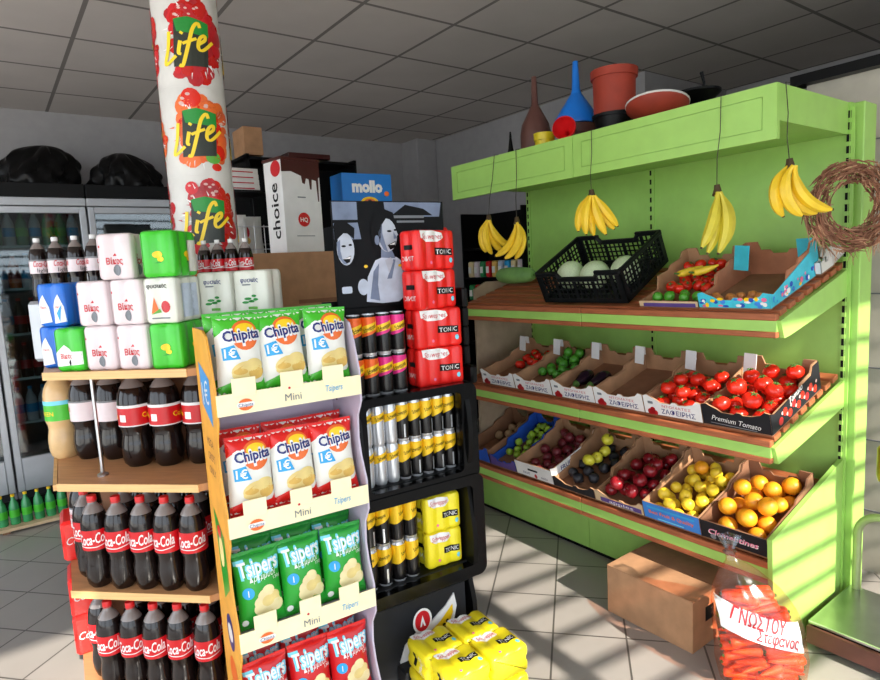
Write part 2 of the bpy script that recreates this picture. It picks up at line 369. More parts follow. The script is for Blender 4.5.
# base, end panels
for a, b in ((-.15, .735), (.738, UL)): MB().box((a, .226, .02), (b, .24, .36), 'green_paint').build('kick_panel', unit)
MB().box((-.15, .232, 0), (UL, .57, .02), 'slot_black').build('plinth', unit)
MB().prism([(.06, .0), (-.004, .22), (-.02, .500), (UD + .02, .668), (UD + .02, 0)], 0, .018, 'green_paint', YZ(UL)).build('end_panel', unit)
MB().prism([(.13, .37), (.13, 1.40), (.22, 1.44), (UD - .01, 1.44), (UD - .01, .37)], -.018, -.002, 'tan_panel', YZ(0)).build('tan_end_panel', unit)
# canopy
m = MB()
def board(x0, x1):
    m.box((x0, .006, 1.916), (x1, .02, 2.10), 'green_paint')
    a, b, c, d = x0 + .05, x1 - .05, 1.955, 2.062
    for lo, hi in (((x0, 0, 1.916), (x1, .006, c - .002)), ((x0, 0, d + .002), (x1, .006, 2.10)), ((x0, 0, c - .002), (a - .002, .006, d + .002)), ((b + .002, 0, c - .002), (x1, .006, d + .002)), ((a, 0, c), (b, .006, d))):
        m.box(lo, hi, 'green_paint')
board(-.005, .884); board(.887, UL + .005)
cn = m.build('canopy', unit)
MB().box((UL - .012, .02, 1.978), (UL + .004, UD, 2.10), 'green_paint').build('canopy_side', cn)
MB().box((-.004, .02, 1.978), (.012, UD, 2.10), 'green_paint').build('canopy_side', cn)
MB().box((.012, .02, 1.978), (UL - .012, UD - .02, 1.990), 'green_paint').build('canopy_roof', cn)
ROOF = 1.990

# ------------------------------------------------------------------ produce cartons
WC, DC = .262, .41
def slot(x0, y0, z, dx=0): return U @ T((x0, y0, z)) @ Rx(SLOPE)
def carton(name, label, X, w=WC, d=DC, hf=.085, hb=.10, out='white', inn='cardboard', front=None, flap=True, floor='cardboard_dark', group=None, peaks=True, right=None):
    """open fruit carton: low printed front, side walls, higher back with raised corners"""
    t = .006; c = thing(name, label, 'carton', X, group)
    m = MB(); m.box((0, 0, .0), (w, d, t), floor)
    for x in (0, w - t):
        q = [(.0, t), (d, t), (d, hb + .035), (d - .05, hb + .035), (d - .07, hb + .01), (d * .62, hb + .004), (d * .58, hb - .012), (d * .38, hb - .012), (d * .33, hf + .004), (.03, hf), (.0, hf)]
        m.prism(q, 0, t, inn, YZ(x))
    m.build('tray', c)
    q = [(0, t), (w, t), (w, hb + .035), (w - .05, hb + .035), (w - .06, hb), (w * .64, hb), (w * .6, hb - .016), (w * .4, hb - .016), (w * .36, hb), (.06, hb), (.05, hb + .035), (0, hb + .035)]
    MB().prism(q, 0, t, inn, Matrix(((1, 0, 0, 0), (0, 0, 1, d - t), (0, 1, 0, 0), (0, 0, 0, 1)))).build('back_wall', c)
    if peaks: q = [(0, t), (w, t), (w, hf + .012), (w - .02, hf + .016), (w - .035, hf), (w - .07, hf - .01), (w * .62, hf - .012), (w * .58, hf - .004), (w * .52, hf - .004), (w * .48, hf - .014), (w * .3, hf - .012), (.06, hf), (.035, hf + .010), (.02, hf + .018), (0, hf + .012)]
    else: q = [(0, t), (w, t), (w, hf), (0, hf)]
    f = MB(); f.prism(q, -.0, t, inn, Matrix(((1, 0, 0, 0), (0, 0, 1, 0), (0, 1, 0, 0), (0, 0, 0, 1))))
    q2 = [(a, b) for a, b in q]
    f.decal(q2, lambda a, b: (a, -.0006, b), out, .1)
    if front: front(f, w, hf)
    f.build('printed_front', c)
    if right:
        f = MB(); f.prism([(0, t), (d, t), (d, hb + .03), (d - .05, hb + .03), (d - .07, hb), (.03, hf), (0, hf + .012)], 0, .002, out, YZ(w + .0005)); right(f, w, d, hf); f.build('printed_side', c)
    if flap:
        MB().box((0, 0, 0), (.055, .003, .085), 'white', T((.012, d - .10, hb - .005)) @ Rz(-8) @ Rx(-18)).build('corner_flap', c); f = MB(); f.box((0, 0, 0), (.03, .003, .04), 'white', T((-.0, d - .03, hb + .01)) @ Rx(-8))
        f.build('corner_flap', c)
    return c
Fk = lambda y=-.0012: (lambda a, b: (a, y, b))
def zafeiris(f, w, h):
    f.text('ΝΤΟΜΑΤΕΣ', Fk(), 'red_ink', .011, (w * .58, h * .66), width=w * .5)
    f.text('ΖΑΦΕΙΡΗΣ', Fk(), 'blue_ink', .021, (w * .60, h * .34), bold=.015, width=w * .58)
    for a, b, r in ((.03, .016, .016), (.05, .014, .013), (.04, .028, .012)): f.decal(ell(a, b, r, r * .9, 12), Fk(), 'fruit_red')
    f.decal(rrect(.02, h * .70, .045, h * .86, .003), Fk(), 'grey_ink')
def dark_print(f, w, h):
    f.text('Premium Tomato', Fk(), 'white_ink', .022, (w * .5, h * .44), shear=.3, width=w * .72, rot=-4)
    f.decal([(w * .12, h * .2), (w * .8, h * .12), (w * .8, h * .16), (w * .12, h * .24)], Fk(), 'grey_ink')
def dark_side(f, w, d, h):
    g = lambda a, b: (w + .0030, a, b)
    for k in range(9):
        f.decal(ell(.07 + .036 * k, .03 + (k % 2) * .022, .017, .016, 12), g, 'tomato' if k % 3 else 'fruit_red'); f.decal(ell(.085 + .036 * k, .055 - (k % 2) * .02, .008, .007, 8), g, 'blush')
    f.text('Tomato', lambda a, b: (w + .0034, a, b), 'white_ink', .026, (.20, .082), shear=.3, rot=8)
def blue_print(f, w, h):
    f.text('Best Fruit & Quality', Fk(), 'orange_ink', .017, (w * .5, h * .5), bold=.02, width=w * .8)
    f.decal(rrect(w * .25, h * .14, w * .72, h * .2, .003), Fk(), 'cyan_ink'); f.decal(rrect(.02, h * .7, w - .02, h * .82, .003), Fk(), 'sky_ink')
def clem_print(f, w, h):
    f.text('Clementines', Fk(), 'pink_ink', .024, (w * .5, h * .52), shear=.3, bold=.01, width=w * .74); f.text('Clementines', Fk(-.0009), 'white_ink', .026, (w * .5, h * .50), shear=.3, bold=.03, width=w * .76)
    f.decal(ell(.05, h * .24, .012, .012, 12), Fk(), 'grey_ink')
def purple_print(f, w, h):
    f.decal(rrect(.03, h * .2, w - .01, h * .72, .004), Fk(), 'crate_purple'); f.text('apples', Fk(-.0016), 'white_ink', .016, (w * .55, h * .46), width=w * .5)
def white_blue_print(f, w, h):
    f.decal(rrect(w * .35, h * .52, w * .62, h * .66, .004), Fk(), 'black_ink'); f.text('FRUIT', Fk(), 'blue_ink', .014, (w * .3, h * .3)); f.text('FRESH', Fk(), 'blue_ink', .012, (w * .78, h * .26))
    f.decal(ell(w * .55, h * .24, .010, .013, 12), Fk(), 'fruit_red')
def wb_side(f, w, d, h):
    g = lambda a, b: (w + .0030, a, b)
    for a, s in ((.12, 'FRUIT'), (.30, 'FRESH')): f.text(s, g, 'blue_ink', .026, (a, .06), bold=.02)
    f.decal(ell(.21, .06, .016, .02, 14), g, 'fruit_red')
def teal_print(f, w, h):
    r = random.Random(3)
    for k in range(26): f.decal(ell(r.uniform(.01, w - .01), r.uniform(.012, h - .008), r.uniform(.006, .014), r.uniform(.004, .010), 9), Fk(-.0010 - .00004 * k), r.choice(['crate_sky', 'pink_ink', 'white_ink', 'yellow_ink', 'crate_blue']))
def teal_side(f, w, d, h):
    r = random.Random(4)
    for k in range(40): f.decal(ell(r.uniform(.02, d - .03), r.uniform(.014, h - .004), r.uniform(.006, .016), r.uniform(.004, .012), 9), (lambda y: (lambda a, b: (w + y, a, b)))(.0030 + .00004 * k), r.choice(['crate_sky', 'pink_ink', 'white_ink', 'yellow_ink', 'crate_teal', 'crate_blue']))

EDGE = [.170, .437, .704, .970, .1237 * 10, 1.503]
ZM = .866
mids = [('white printed carton with few red tomatoes at the far left of the middle shelf', True), ('open white printed carton of green limes on the middle shelf', True), ('open white printed carton with one dark aubergine on the middle shelf', True),
        ('empty open white printed carton between the aubergine and the tomatoes', True), ('open white printed carton heaped with red tomatoes on the middle shelf', True)]
SL = {}
for k, (lab, fl) in enumerate(mids):
    X = slot(EDGE[k], .022, ZM + .0075); SL['m%d' % k] = X
    carton('tomato_carton', lab, X, front=zafeiris, hf=.076, hb=.082, group='white printed cartons on the middle shelf')
X = slot(EDGE[5], .022, ZM + .0075); SL['m5'] = X
carton('tomato_carton', 'black printed carton full of big red tomatoes at the right end of the middle shelf', X, out='crate_black', front=dark_print, right=dark_side, hf=.078, hb=.092)
ZB = .404
bots = [(-.005 + .02, .20, 'crate', 'blue crate of pale potatoes at the dark left end of the bottom shelf', dict(w=.20, out='crate_blue', inn='cardboard_dark', flap=False)),
        (.225, .205, 'g', 'purple printed carton of small green apples on the bottom shelf', dict(w=.205, out='crate_purple', inn='crate_blue', flap=False, hf=.05)),
        (.437, WC, 'r', 'white carton with blue print holding dark red onions on the bottom shelf', dict(out='white', front=white_blue_print, right=wb_side, peaks=False, flap=False, hf=.085)),
        (EDGE[2], WC, 'a', 'black carton of dark avocados and yellow apples on the bottom shelf', dict(out='crate_black', flap=False, hf=.045)),
        (EDGE[3], WC, 'ra', 'low brown carton of dark red apples with a purple printed front', dict(out='cardboard_pale', front=purple_print, flap=False, hf=.045)),
        (EDGE[4], WC, 'l', 'blue printed carton of yellow lemons on the bottom shelf', dict(out='crate_sky', inn='cardboard', front=blue_print, flap=False, hf=.085, peaks=False)),
        (EDGE[5], WC, 'o', 'black printed carton of oranges at the right end of the bottom shelf', dict(out='crate_black', inn='cardboard_dark', front=clem_print, flap=False, hf=.085, peaks=False))]
for k, (x, w_, _, lab, kw) in enumerate(bots):
    X = slot(x, .008, ZB + .0075); SL['b%d' % k] = X; carton('fruit_carton', lab, X, **kw)
ZT = 1.322
X = slot(1.195, .05, ZT + .0075); SL['t0'] = X
carton('fruit_carton', 'low pale carton of mixed tomatoes, limes and yellow peppers on the top shelf', X, w=.268, out='cardboard_pale', inn='cardboard', hf=.028, hb=.10, flap=False, front=lambda f, w, h: f.decal(rrect(.02, .004, w - .01, h - .008, .003), Fk(), 'crate_purple'), peaks=False)
X = slot(1.468, .05, ZT + .0075); SL['t1'] = X
c = carton('fruit_carton', 'nearly empty turquoise printed carton at the right end of the top shelf', X, w=.272, out='crate_teal', inn='cardboard_red', hf=.05, hb=.11, flap=False, front=teal_print, right=teal_side)
f = MB(); f.box((0, 0, 0), (.07, .004, .10), 'crate_teal', T((.008, DC - .14, .07)) @ Rz(-16) @ Rx(-14)); f.build('turquoise_flap', c); f = MB(); f.box((0, 0, 0), (.06, .004, .075), 'crate_teal', T((.205, DC - .012, .075))); f.build('turquoise_flap', c)

# ------------------------------------------------------------------ fruit
def heap(n, W, D, r, seed, x0=.015, y0=.014, bias=.25, zb=.007, ymin=0, ymax=None, pre=()):
    rr = random.Random(seed); out = list(pre); res = []
    ymax = ymax or D - .012
    for i in range(n):
        best = None; ri = r * rr.uniform(.92, 1.04)
        for k in range(90):
            x = rr.uniform(x0 + ri, W - x0 - ri); y = rr.uniform(y0 + ri + ymin, ymax - ri); z = zb + ri
            for (a, b, c_, q) in out:
                d2 = (a - x) ** 2 + (b - y) ** 2; s_ = (ri + q) * 1.01
                if d2 < s_ * s_: z = max(z, c_ + sqrt(s_ * s_ - d2))
            cost = z - bias * y
            if best is None or cost < best[0]: best = (cost, x, y, z, ri)
        _, x, y, z, ri = best; out.append((x, y, z, ri)); res.append((x, y, z, ri))
    return res
def rot(rr): return Rz(rr.uniform(0, 360)) @ Rx(rr.uniform(-50, 50)) @ Ry(rr.uniform(-40, 40))
def round_fruit(name, cat, mat, prof, lobes=0, amp=0, n=18, stem=None):
    def make():
        m = MB(); m.lathe(prof, n, mat, None, lobes, amp); o = m.build(name); tag(o, 'x', cat)
        if stem: stem(o)
        return o
    return Kind(make)
def sph(k=10, sq=1.0, dent=.0, tip=0):
    pr = []
    for i in range(k + 1):
        a = pi * i / k; r = sin(a); z = -cos(a) * sq
        if dent: z -= dent * math.exp(-(r / .32) ** 2) * (1 if z > 0 else -.5)
        if tip: z += (tip * math.exp(-(r / .25) ** 2)) * (1 if z > 0 else -1)
        pr.append((max(r, 1e-4), z))
    return pr
def calyx(o):
    m = MB()
    for k in range(5):
        a = 2 * pi * k / 5; m.tube([(0, 0, .80), (.25 * cos(a), .25 * sin(a), .93), (.5 * cos(a), .5 * sin(a), .86)], [.09, .07, .015], 'calyx', 5)
    m.tube([(0, 0, .78), (.03, .02, 1.02)], .05, 'calyx', 5); m.build('calyx', o)
def stalk(mat): return lambda o: MB().tube([(0, 0, .7), (.03, .02, 1.08)], .05, mat, 5).build('stalk', o)
def tipscar(o): MB().ball((0, 0, -1.0), .07, 'calyx', 6).build('stem_scar', o)
tomato = round_fruit('tomato', 'tomato', 'tomato', sph(10, .84, .16), 5, .035, 20, calyx)
lemon = round_fruit('lemon', 'lemon', 'lemon', sph(12, 1.02, 0, .16), n=16, stem=tipscar)
orange_ = round_fruit('orange', 'orange', 'orange_skin', sph(10, .96, .04), n=16, stem=tipscar)
r_apple = round_fruit('apple', 'apple', 'apple_red', sph(10, .92, .22), 5, .02, 16, stalk('pot_brown'))
y_apple = round_fruit('apple', 'apple', 'apple_yellow', sph(10, .92, .22), 5, .02, 16, stalk('pot_brown'))
g_apple = round_fruit('apple', 'apple', 'apple_green', sph(10, .94, .2), 5, .02, 14, stalk('pot_brown'))
r_onion = round_fruit('onion', 'onion', 'onion_red', sph(10, .88, 0, .12), n=14)
b_onion = round_fruit('onion', 'onion', 'onion_brown', sph(8, .88, 0, .2), n=12)
avo = round_fruit('avocado', 'avocado', 'avocado', [(max(1e-4, sin(pi * i / 10) * (1 - .22 * i / 10)), -1 + 2.1 * i / 10) for i in range(11)], n=14)
lime = round_fruit('lime', 'lime', 'lime', sph(10, 1.02, 0, .12), n=12)
potato = round_fruit('potato', 'potato', 'potato', sph(8, .94), 3, .05, 12)
def fill(kind, slotname, n, r, seed, label, group, W=WC, tilt=True, **kw):
    rr = random.Random(seed * 31 + 5); X = SL[slotname]; h = heap(n, W, DC, r, seed, **kw)
    for x, y, z, ri in h:
        s_ = ri * .965; kind.place(X @ T((x, y, z)) @ (rot(rr) if tilt else Rz(rr.uniform(0, 360)) @ Rx(rr.uniform(-25, 5))) @ Matrix.Diagonal((s_, s_, s_, 1)), label, group)
    return h
fill(tomato, 'm0', 8, .031, 1, 'red tomato deep inside the white carton at the far left of the middle shelf', 'tomatoes in the far left carton', ymin=.1)
fill(lime, 'm1', 17, .027, 2, 'green lime in the white carton on the middle shelf', 'limes on the middle shelf', ymin=.05)
fill(tomato, 'm4', 16, .0335, 3, 'red tomato in the white printed carton beside the black one', 'tomatoes in the white carton', bias=-.10, tilt=False, ymax=.33)
fill(tomato, 'm5', 20, .0365, 4, 'big red tomato in the black printed carton', 'tomatoes in the black carton', bias=-.03, tilt=False)
fill(potato, 'b0', 7, .028, 5, 'pale potato in the blue plastic crate', 'potatoes in the blue crate', W=.20)
fill(g_apple, 'b1', 22, .024, 6, 'small green apple in the purple carton on the bottom shelf', 'green apples on the bottom shelf', W=.205)
fill(r_onion, 'b2', 19, .030, 7, 'dark red onion in the white carton with blue print', 'red onions on the bottom shelf', bias=.08)
yy_ = [(.135, .20, .075), (.165, .135, .062), (.215, .15, .062), (.225, .235, .085)]
h = fill(avo, 'b3', 12, .032, 8, 'dark avocado in the black carton on the bottom shelf', 'avocados on the bottom shelf', bias=.03)
rr = random.Random(5)
h2 = heap(4, WC, DC, .031, 12, x0=.10, ymin=.10, ymax=.34, pre=h)
for x, y, z, ri in h2: y_apple.place(SL['b3'] @ T((x, y, z)) @ rot(rr) @ Matrix.Diagonal((ri, ri, ri, 1)), 'yellow apple lying on the dark avocados', 'yellow apples on the avocados')
fill(r_apple, 'b4', 20, .034, 9, 'dark red apple in the low carton on the bottom shelf', 'red apples on the bottom shelf', bias=.0)
h = fill(lemon, 'b5', 30, .0275, 10, 'yellow lemon in the blue printed carton', 'lemons in the blue carton', bias=-.02)
x, y, z, ri = heap(1, WC, DC, .034, 3, ymin=.26, pre=h)[0]
orange_.place(SL['b5'] @ T((x, y, z)) @ Matrix.Diagonal((ri, ri, ri, 1)), 'single orange lying on top of the lemons')
fill(orange_, 'b6', 18, .0375, 11, 'orange in the black printed carton at the right end', 'oranges in the black carton', bias=.0)
def make_aubergine():
    o = MB().lathe([(1e-4, -.075), (.02, -.07), (.033, -.045), (.034, -.015), (.026, .02), (.018, .05), (.011, .065), (1e-4, .067)], 16, 'aubergine').build('aubergine'); tag(o, 'x', 'aubergine')
    MB().lathe([(.019, .055), (.014, .07), (.005, .075), (.005, .095), (1e-4, .096)], 10, 'calyx').build('stalk', o); return o
aub = Kind(make_aubergine)
for k, (a, b, d) in enumerate(((.085, .14, 4), (.175, .15, -5))):
    aub.place(SL['m2'] @ T((a, b, .042)) @ Rz(d) @ Rx(90), ['dark aubergine in the third white carton of the middle shelf, the left one', 'dark aubergine in the third white carton of the middle shelf, the right one'][k], 'aubergines')
fill(tomato, 't0', 22, .026, 21, 'small orange red tomato in the low pale carton of the top shelf', 'tomatoes in the low pale carton', W=.268, bias=.3)
hh = heap(22, .268, DC, .026, 21, bias=.3)
h2 = heap(5, .268, DC, .022, 22, pre=hh, bias=.0, ymax=.30)
for x, y, z, ri in h2: lime.place(SL['t0'] @ T((x, y, z)) @ rot(rr) @ Matrix.Diagonal((ri, ri, ri, 1)), 'green lime lying on the tomatoes in the low pale carton', 'limes on the top shelf')
def make_pepper():
    o = MB().tube([(-.05, 0, .004), (-.03, .004, .0), (0, .006, 0), (.03, .002, .002), (.055, -.006, .008)], [.012, .016, .016, .011, .003], 'pepper_yellow', 10).build('pepper'); tag(o, 'x', 'pepper')
    MB().tube([(-.05, 0, .004), (-.07, -.004, .012)], .004, 'calyx', 6).build('stalk', o); return o
pep = Kind(make_pepper)
pep.place(SL['t0'] @ T((.15, .17, .10)) @ Rz(60), 'long yellow pepper on the tomatoes in the low pale carton, the left one', 'yellow peppers')
pep.place(SL['t0'] @ T((.212, .18, .10)) @ Rz(56), 'long yellow pepper on the tomatoes in the low pale carton, the right one', 'yellow peppers')
fill(b_onion, 't1', 9, .019, 23, 'small brown onion at the front of the turquoise carton', 'onions in the turquoise carton', W=.272, bias=-.5, ymax=.14)

# ------------------------------------------------------------------ top shelf: black crate of melons, marrow
def black_crate(X):
    w, d, h, t = .47, .385, .165, .012
    c = thing('plastic_crate', 'black latticed plastic crate of pale melons tilted on the top shelf', 'crate', X)
    def wall(L, P, name, low):
        m = MB(); fl = .012
        m.box((0, 0, 0), (L, t, .022), 'black_plastic', P); m.box((0, -.004, h - .022), (L * .28, t, h), 'black_plastic', P, c=.003); m.box((L * .72, -.004, h - .022), (L, t, h), 'black_plastic', P, c=.003)
        zt = h - low
        m.box((L * .26, -.004, zt - .022), (L * .74, t, zt), 'black_plastic', P, c=.003)
        if low:
            for a in (.28, .72): m.bar((L * (a - .03 * (1 if a < .5 else -1)), .006, h - .012), (L * (a + .02 * (1 if a < .5 else -1)), .006, zt - .011), .011, 'black_plastic', P)
        for x in (0, L - .03): m.box((x, 0, 0), (x + .03, t, h), 'black_plastic', P)
        nx = int(L / .026)
        for k in range(1, nx):
            x = L * k / nx; thick = .0085 if k % 4 == 0 else .0032
            m.box((x - thick, .003, .02), (x + thick, .008, (zt if L * .26 < x < L * .74 else h) - .02), 'black_plastic', P)
        for z in (.045, .07, .095, .118): m.box((.02, .003, z - .003), (L - .02, .008, z + .003), 'black_plastic', P)
        m.build(name, c)
    wall(w, Matrix(), 'front_wall', .03)
    wall(w, T((w, d, 0)) @ Rz(180), 'back_wall', .03)
    wall(d, T((0, d, 0)) @ Rz(-90), 'side_wall', 0)
    wall(d, T((w, 0, 0)) @ Rz(90), 'side_wall', 0)
    m = MB(); m.box((0, 0, 0), (w, d, .005), 'black_plastic'); m.build('crate_floor', c)
XC = U @ T((.655, .035, 1.3425)) @ Rz(4) @ Rx(SLOPE + 11)
black_crate(XC)
melon = round_fruit('melon', 'melon', 'melon', sph(12, 1.18), 10, .012, 24, lambda o: MB().tube([(0, 0, 1.15), (.02, .01, 1.3)], .05, 'calyx', 6).build('stalk', o))
for k, (x, y, r, a) in enumerate(((.09, .14, .066, 8), (.236, .13, .067, -6), (.38, .17, .066, 12))):
    melon.place(XC @ T((x, y, .074)) @ Rz(a) @ Rx(90) @ Matrix.Diagonal((r, r, r * 1.0, 1)), '%s pale green melon from the left in the black plastic crate' % ORD[k], 'melons in the black crate')
m = MB(); m.lathe([(1e-4, -.15), (.025, -.148), (.042, -.12), (.047, -.06), (.048, 0), (.045, .06), (.04, .12), (.024, .148), (1e-4, .15)], 18, 'marrow', None, 8, .02)
o = m.build('marrow', X=U @ T((.14, .33, 1.322 + .28 * .31 + .062)) @ Ry(90)); tag(o, 'long pale green marrow lying at the left end of the top shelf', 'marrow')
MB().tube([(0, 0, .145), (.004, 0, .17)], .008, 'calyx', 6).build('stalk', o)
# small bowl-cut carton behind the turquoise one
carton('small_carton', 'small white carton standing behind the turquoise carton on the top shelf', U @ T((1.745, .40, 1.332 + .28 * .37)) @ Rx(SLOPE) @ T((-.0, 0, 0)), w=.02, d=.12, hf=.05, hb=.05, out='white', flap=False, peaks=False, inn='offwhite')

# ------------------------------------------------------------------ bananas hung from the canopy
def bunch(label, top, yaw, fingers, hang, mat='banana', L=.19):
    X = T(top) @ Rz(yaw); c = thing('banana_bunch', label, 'bananas', X, 'banana bunches hanging from the green canopy')
    MB().tube([(0, 0, .016), (.002, .0, 0), (.0, -.004, -.022)], [.010, .013, .019], 'banana_tip', 8).build('stem', c)
    for k, (a0, turn, dy, lf) in enumerate(fingers):
        p = Vector((.004 * (k - len(fingers) / 2), -.006 - dy, -.012)); pts = [p.copy()]; rs = [.007]; n = 12; l = L * lf / n
        for i in range(n):
            t = (i + .5) / n; a = radians(a0 + turn * t); p = p + Vector((sin(a), -.10 * sin(pi * t) + .06 * t, -cos(a))) * l
            pts.append(p.copy()); rs.append([.008, .011, .0155, .0185, .0198, .0202, .0200, .0196, .0186, .0165, .0125, .006][i])
        m = MB(); m.tube(pts, rs, mat, 7); m.tube([pts[-1], pts[-1] + (pts[-1] - pts[-2]) * .35], .0045, 'banana_tip', 6); m.build('banana', c)
    inv = X.inverted(); h = Vector(hang); t0 = Vector(top) + Vector((0, 0, .012))
    MB().tube([inv @ p for p in (t0, t0.lerp(h, .3) + Vector((0, .004, 0)), t0.lerp(h, .6) - Vector((0, .003, 0)), h, h + Vector((.03, 0, .002)))], .0017, 'string', 5).build('hanging_string', c)
bunch('banana bunch hanging at the far left, just beyond the red can packs', (2.165, 2.455, 1.785), -38, [(-38, 66, 0, .85), (-26, 60, .02, .9), (-8, 62, .0, .95), (6, 66, .02, 1.0)], (2.192, 2.42, 2.103), 'banana', .205)
bunch('curved banana pair hanging second from the left, in front of the dark rack', (2.165, 2.245, 1.755), -38, [(2, -72, 0, 1.0), (22, -86, .02, 1.0), (34, -80, .0, .95)], (2.192, 2.26, 2.103), 'banana', .205)
bunch('full fan of bananas hanging above the black plastic crate', (2.165, 1.775, 1.828), -38, [(-42, 46, .0, .95), (-28, 38, .022, 1.0), (-12, 30, .0, 1.02), (4, 26, .022, 1.05), (20, 22, .0, 1.02), (32, 6, .02, .98)], (2.192, 1.79, 2.103), 'banana', .168)
bunch('small greenish banana bunch hanging above the low pale carton', (2.165, 1.205, 1.772), -38, [(-4, -26, .02, 1.02), (8, -34, .0, 1.1), (24, -52, .02, 1.12), (40, -74, .0, 1.05)], (2.192, 1.205, 2.103), 'banana_greenish', .20)
bunch('banana bunch hanging beside the straw wreath at the canopy end', (2.205, .975, 1.828), -38, [(-52, 92, .0, 1.0), (-42, 104, .024, 1.06), (-26, 110, .0, 1.16), (-10, 96, .024, 1.18)], (2.25, 1.010, 2.104), 'banana', .18)

# ------------------------------------------------------------------ wreath of dry twigs
m = MB(); r = random.Random(9)
for k in range(900):
    a = r.uniform(0, 2 * pi); b = r.uniform(0, 2 * pi); q = .046 * sqrt(r.random()); l = r.uniform(.06, .20)
    f = lambda t: Vector(((.125 + q * cos(b)) * cos(t), q * sin(b), (.125 + q * cos(b)) * sin(t)))
    p0, p1, p2 = f(a), f(a + l * 1.4), f(a + l * 2.8); d = p2.normalized()
    m.tube([p0, p1 + d * r.uniform(-.004, .008), p2 + d * r.uniform(-.012, .024) + Vector((0, r.uniform(-.02, .01), r.uniform(-.012, .006)))], [.0022, .0028, .0009], 'twig' if k % 4 else 'twig_pale', 4, caps=False)
for k in range(40):
    a = r.uniform(3.6, 5.9); p = Vector((.165 * cos(a), -.01, .165 * sin(a))); m.tube([p, p + Vector((r.uniform(-.02, .02), r.uniform(-.01, .01), -r.uniform(.02, .06)))], [.0016, .0008], 'twig_pale', 4)
o = m.build('wreath', X=T((2.60, .93, 1.69)) @ Rz(-38)); tag(o, 'round wreath of dry brown straw hanging on the green end post', 'wreath')

# ------------------------------------------------------------------ pots, funnels on the canopy
def canopy_at(y, X_=2.5): return (X_, y, ROOF + .0008)
def lathe_thing(name, label, cat, prof, mat, X, n=28, parts=()):
    o = MB().lathe(prof, n, mat).build(name, X=X); tag(o, label, cat)
    for pn, pp, pm in parts: MB().lathe(pp, n, pm).build(pn, o)
    return o
def flower_pot(label, mat, X, r0, r1, h, group=None):
    o = MB().lathe([(1e-4, 0), (r0, 0), (r1 * .97, h * .82)], 28, mat).build('flower_pot', X=X); tag(o, label, 'flower pot', group)
    MB().lathe([(r1 * .97, h * .82), (r1 * 1.06, h * .82), (r1 * 1.08, h), (r1 * .98, h), (r0 * .9, .01), (1e-4, .01)], 28, mat).build('rim', o)
    return o
lathe_thing('pump_bottle', 'tall dull brown plastic funnel bottle standing on the canopy', 'bottle', [(1e-4, 0), (.078, 0), (.083, .02), (.083, .24), (.074, .29), (.050, .335), (.024, .385)], 'bottle_brown', T(canopy_at(2.42)), parts=[('spout', [(.026, .38), (.018, .40), (.014, .54), (1e-4, .545)], 'bottle_brown')])
lathe_thing('bottle', 'small brown bottle beside the brown funnel bottle on the canopy', 'bottle', [(1e-4, 0), (.028, 0), (.028, .10), (.012, .13)], 'bottle_brown', T(canopy_at(2.60, 2.46)), 16, [('cap', [(.013, .13), (.013, .16), (1e-4, .16)], 'black')])
lathe_thing('bottle', 'thin black bottle with a pointed top between two brown bottles on the canopy', 'bottle', [(1e-4, 0), (.024, 0), (.024, .14), (.014, .18), (.006, .24)], 'black', T(canopy_at(2.535, 2.42)), 16, [('cap', [(.007, .24), (.004, .27), (1e-4, .27)], 'black')])
def funnel(label, mat, X, s):
    o = MB().lathe([(.105 * s, 0), (.11 * s, .0), (.112 * s, .02 * s), (.060 * s, .10 * s), (.026 * s, .15 * s)], 28, mat).build('funnel', X=X); tag(o, label, 'funnel')
    MB().lathe([(.027 * s, .148 * s), (.020 * s, .17 * s), (.013 * s, .30 * s), (.010 * s, .30 * s)], 20, mat).build('spout', o)
flower_pot('brown flower pot carrying the upturned blue funnel on the canopy', 'pot_brown', T(canopy_at(2.175, 2.55)), .07, .10, .235)
funnel('large blue funnel standing upside down on the canopy', 'funnel_blue', T((2.55, 2.175, ROOF + .239)), 1.06)
flower_pot('small yellow pot in front of the blue funnel on the canopy', 'funnel_yellow', T(canopy_at(2.245, 2.38)), .04, .05, .20)
o = funnel('red funnel lying in front of the blue funnel on the canopy', 'funnel_red', T((2.35, 2.085, ROOF + .196)) @ Rz(-60) @ Rx(-100), .52)
flower_pot('small red pot under the red funnel on the canopy', 'funnel_red', T(canopy_at(2.085, 2.42)), .03, .04, .125)
p = T(canopy_at(1.90, 2.50))
flower_pot('lowest pot of the stack, dark terracotta, on the canopy', 'pot_brown', p, .085, .112, .145)
p = p @ T((0, 0, -.02))
flower_pot('black flower pot in the middle of the stack on the canopy', 'black', p @ T((0, 0, .166)), .085, .098, .081)
o = flower_pot('tall orange red flower pot on top of the stack on the canopy', 'terracotta', p @ T((0, 0, .248)), .096, .102, .20)
flower_pot('black pot under the tilted terracotta bowls on the canopy', 'black', T(canopy_at(1.64, 2.46)), .05, .065, .105)
o = lathe_thing('plant_bowl', 'shallow terracotta bowl leaning on the canopy edge', 'bowl', [(1e-4, 0), (.06, 0), (.13, .055), (.134, .072), (.125, .07), (.06, .01), (1e-4, .01)], 'terracotta', T((2.46, 1.645, ROOF + .142)) @ Rz(-60) @ Rx(-12), parts=[('pale_rim', [(.134, .070), (.136, .073), (.136, .078), (.127, .076)], 'offwhite')])
o = MB().lathe([(1e-4, 0), (.05, 0), (.10, .05), (.10, .06), (1e-4, .058)], 24, 'black').build('plant_bowl', X=T((2.71, 1.60, ROOF + .225))); tag(o, 'black bowl stacked behind the leaning terracotta bowl on the canopy', 'bowl')
MB().tube([(.03, 0, .05), (.035, -.01, .10), (.03, 0, .15)], [.008, .006, .009], 'black', 8).build('handle', o)
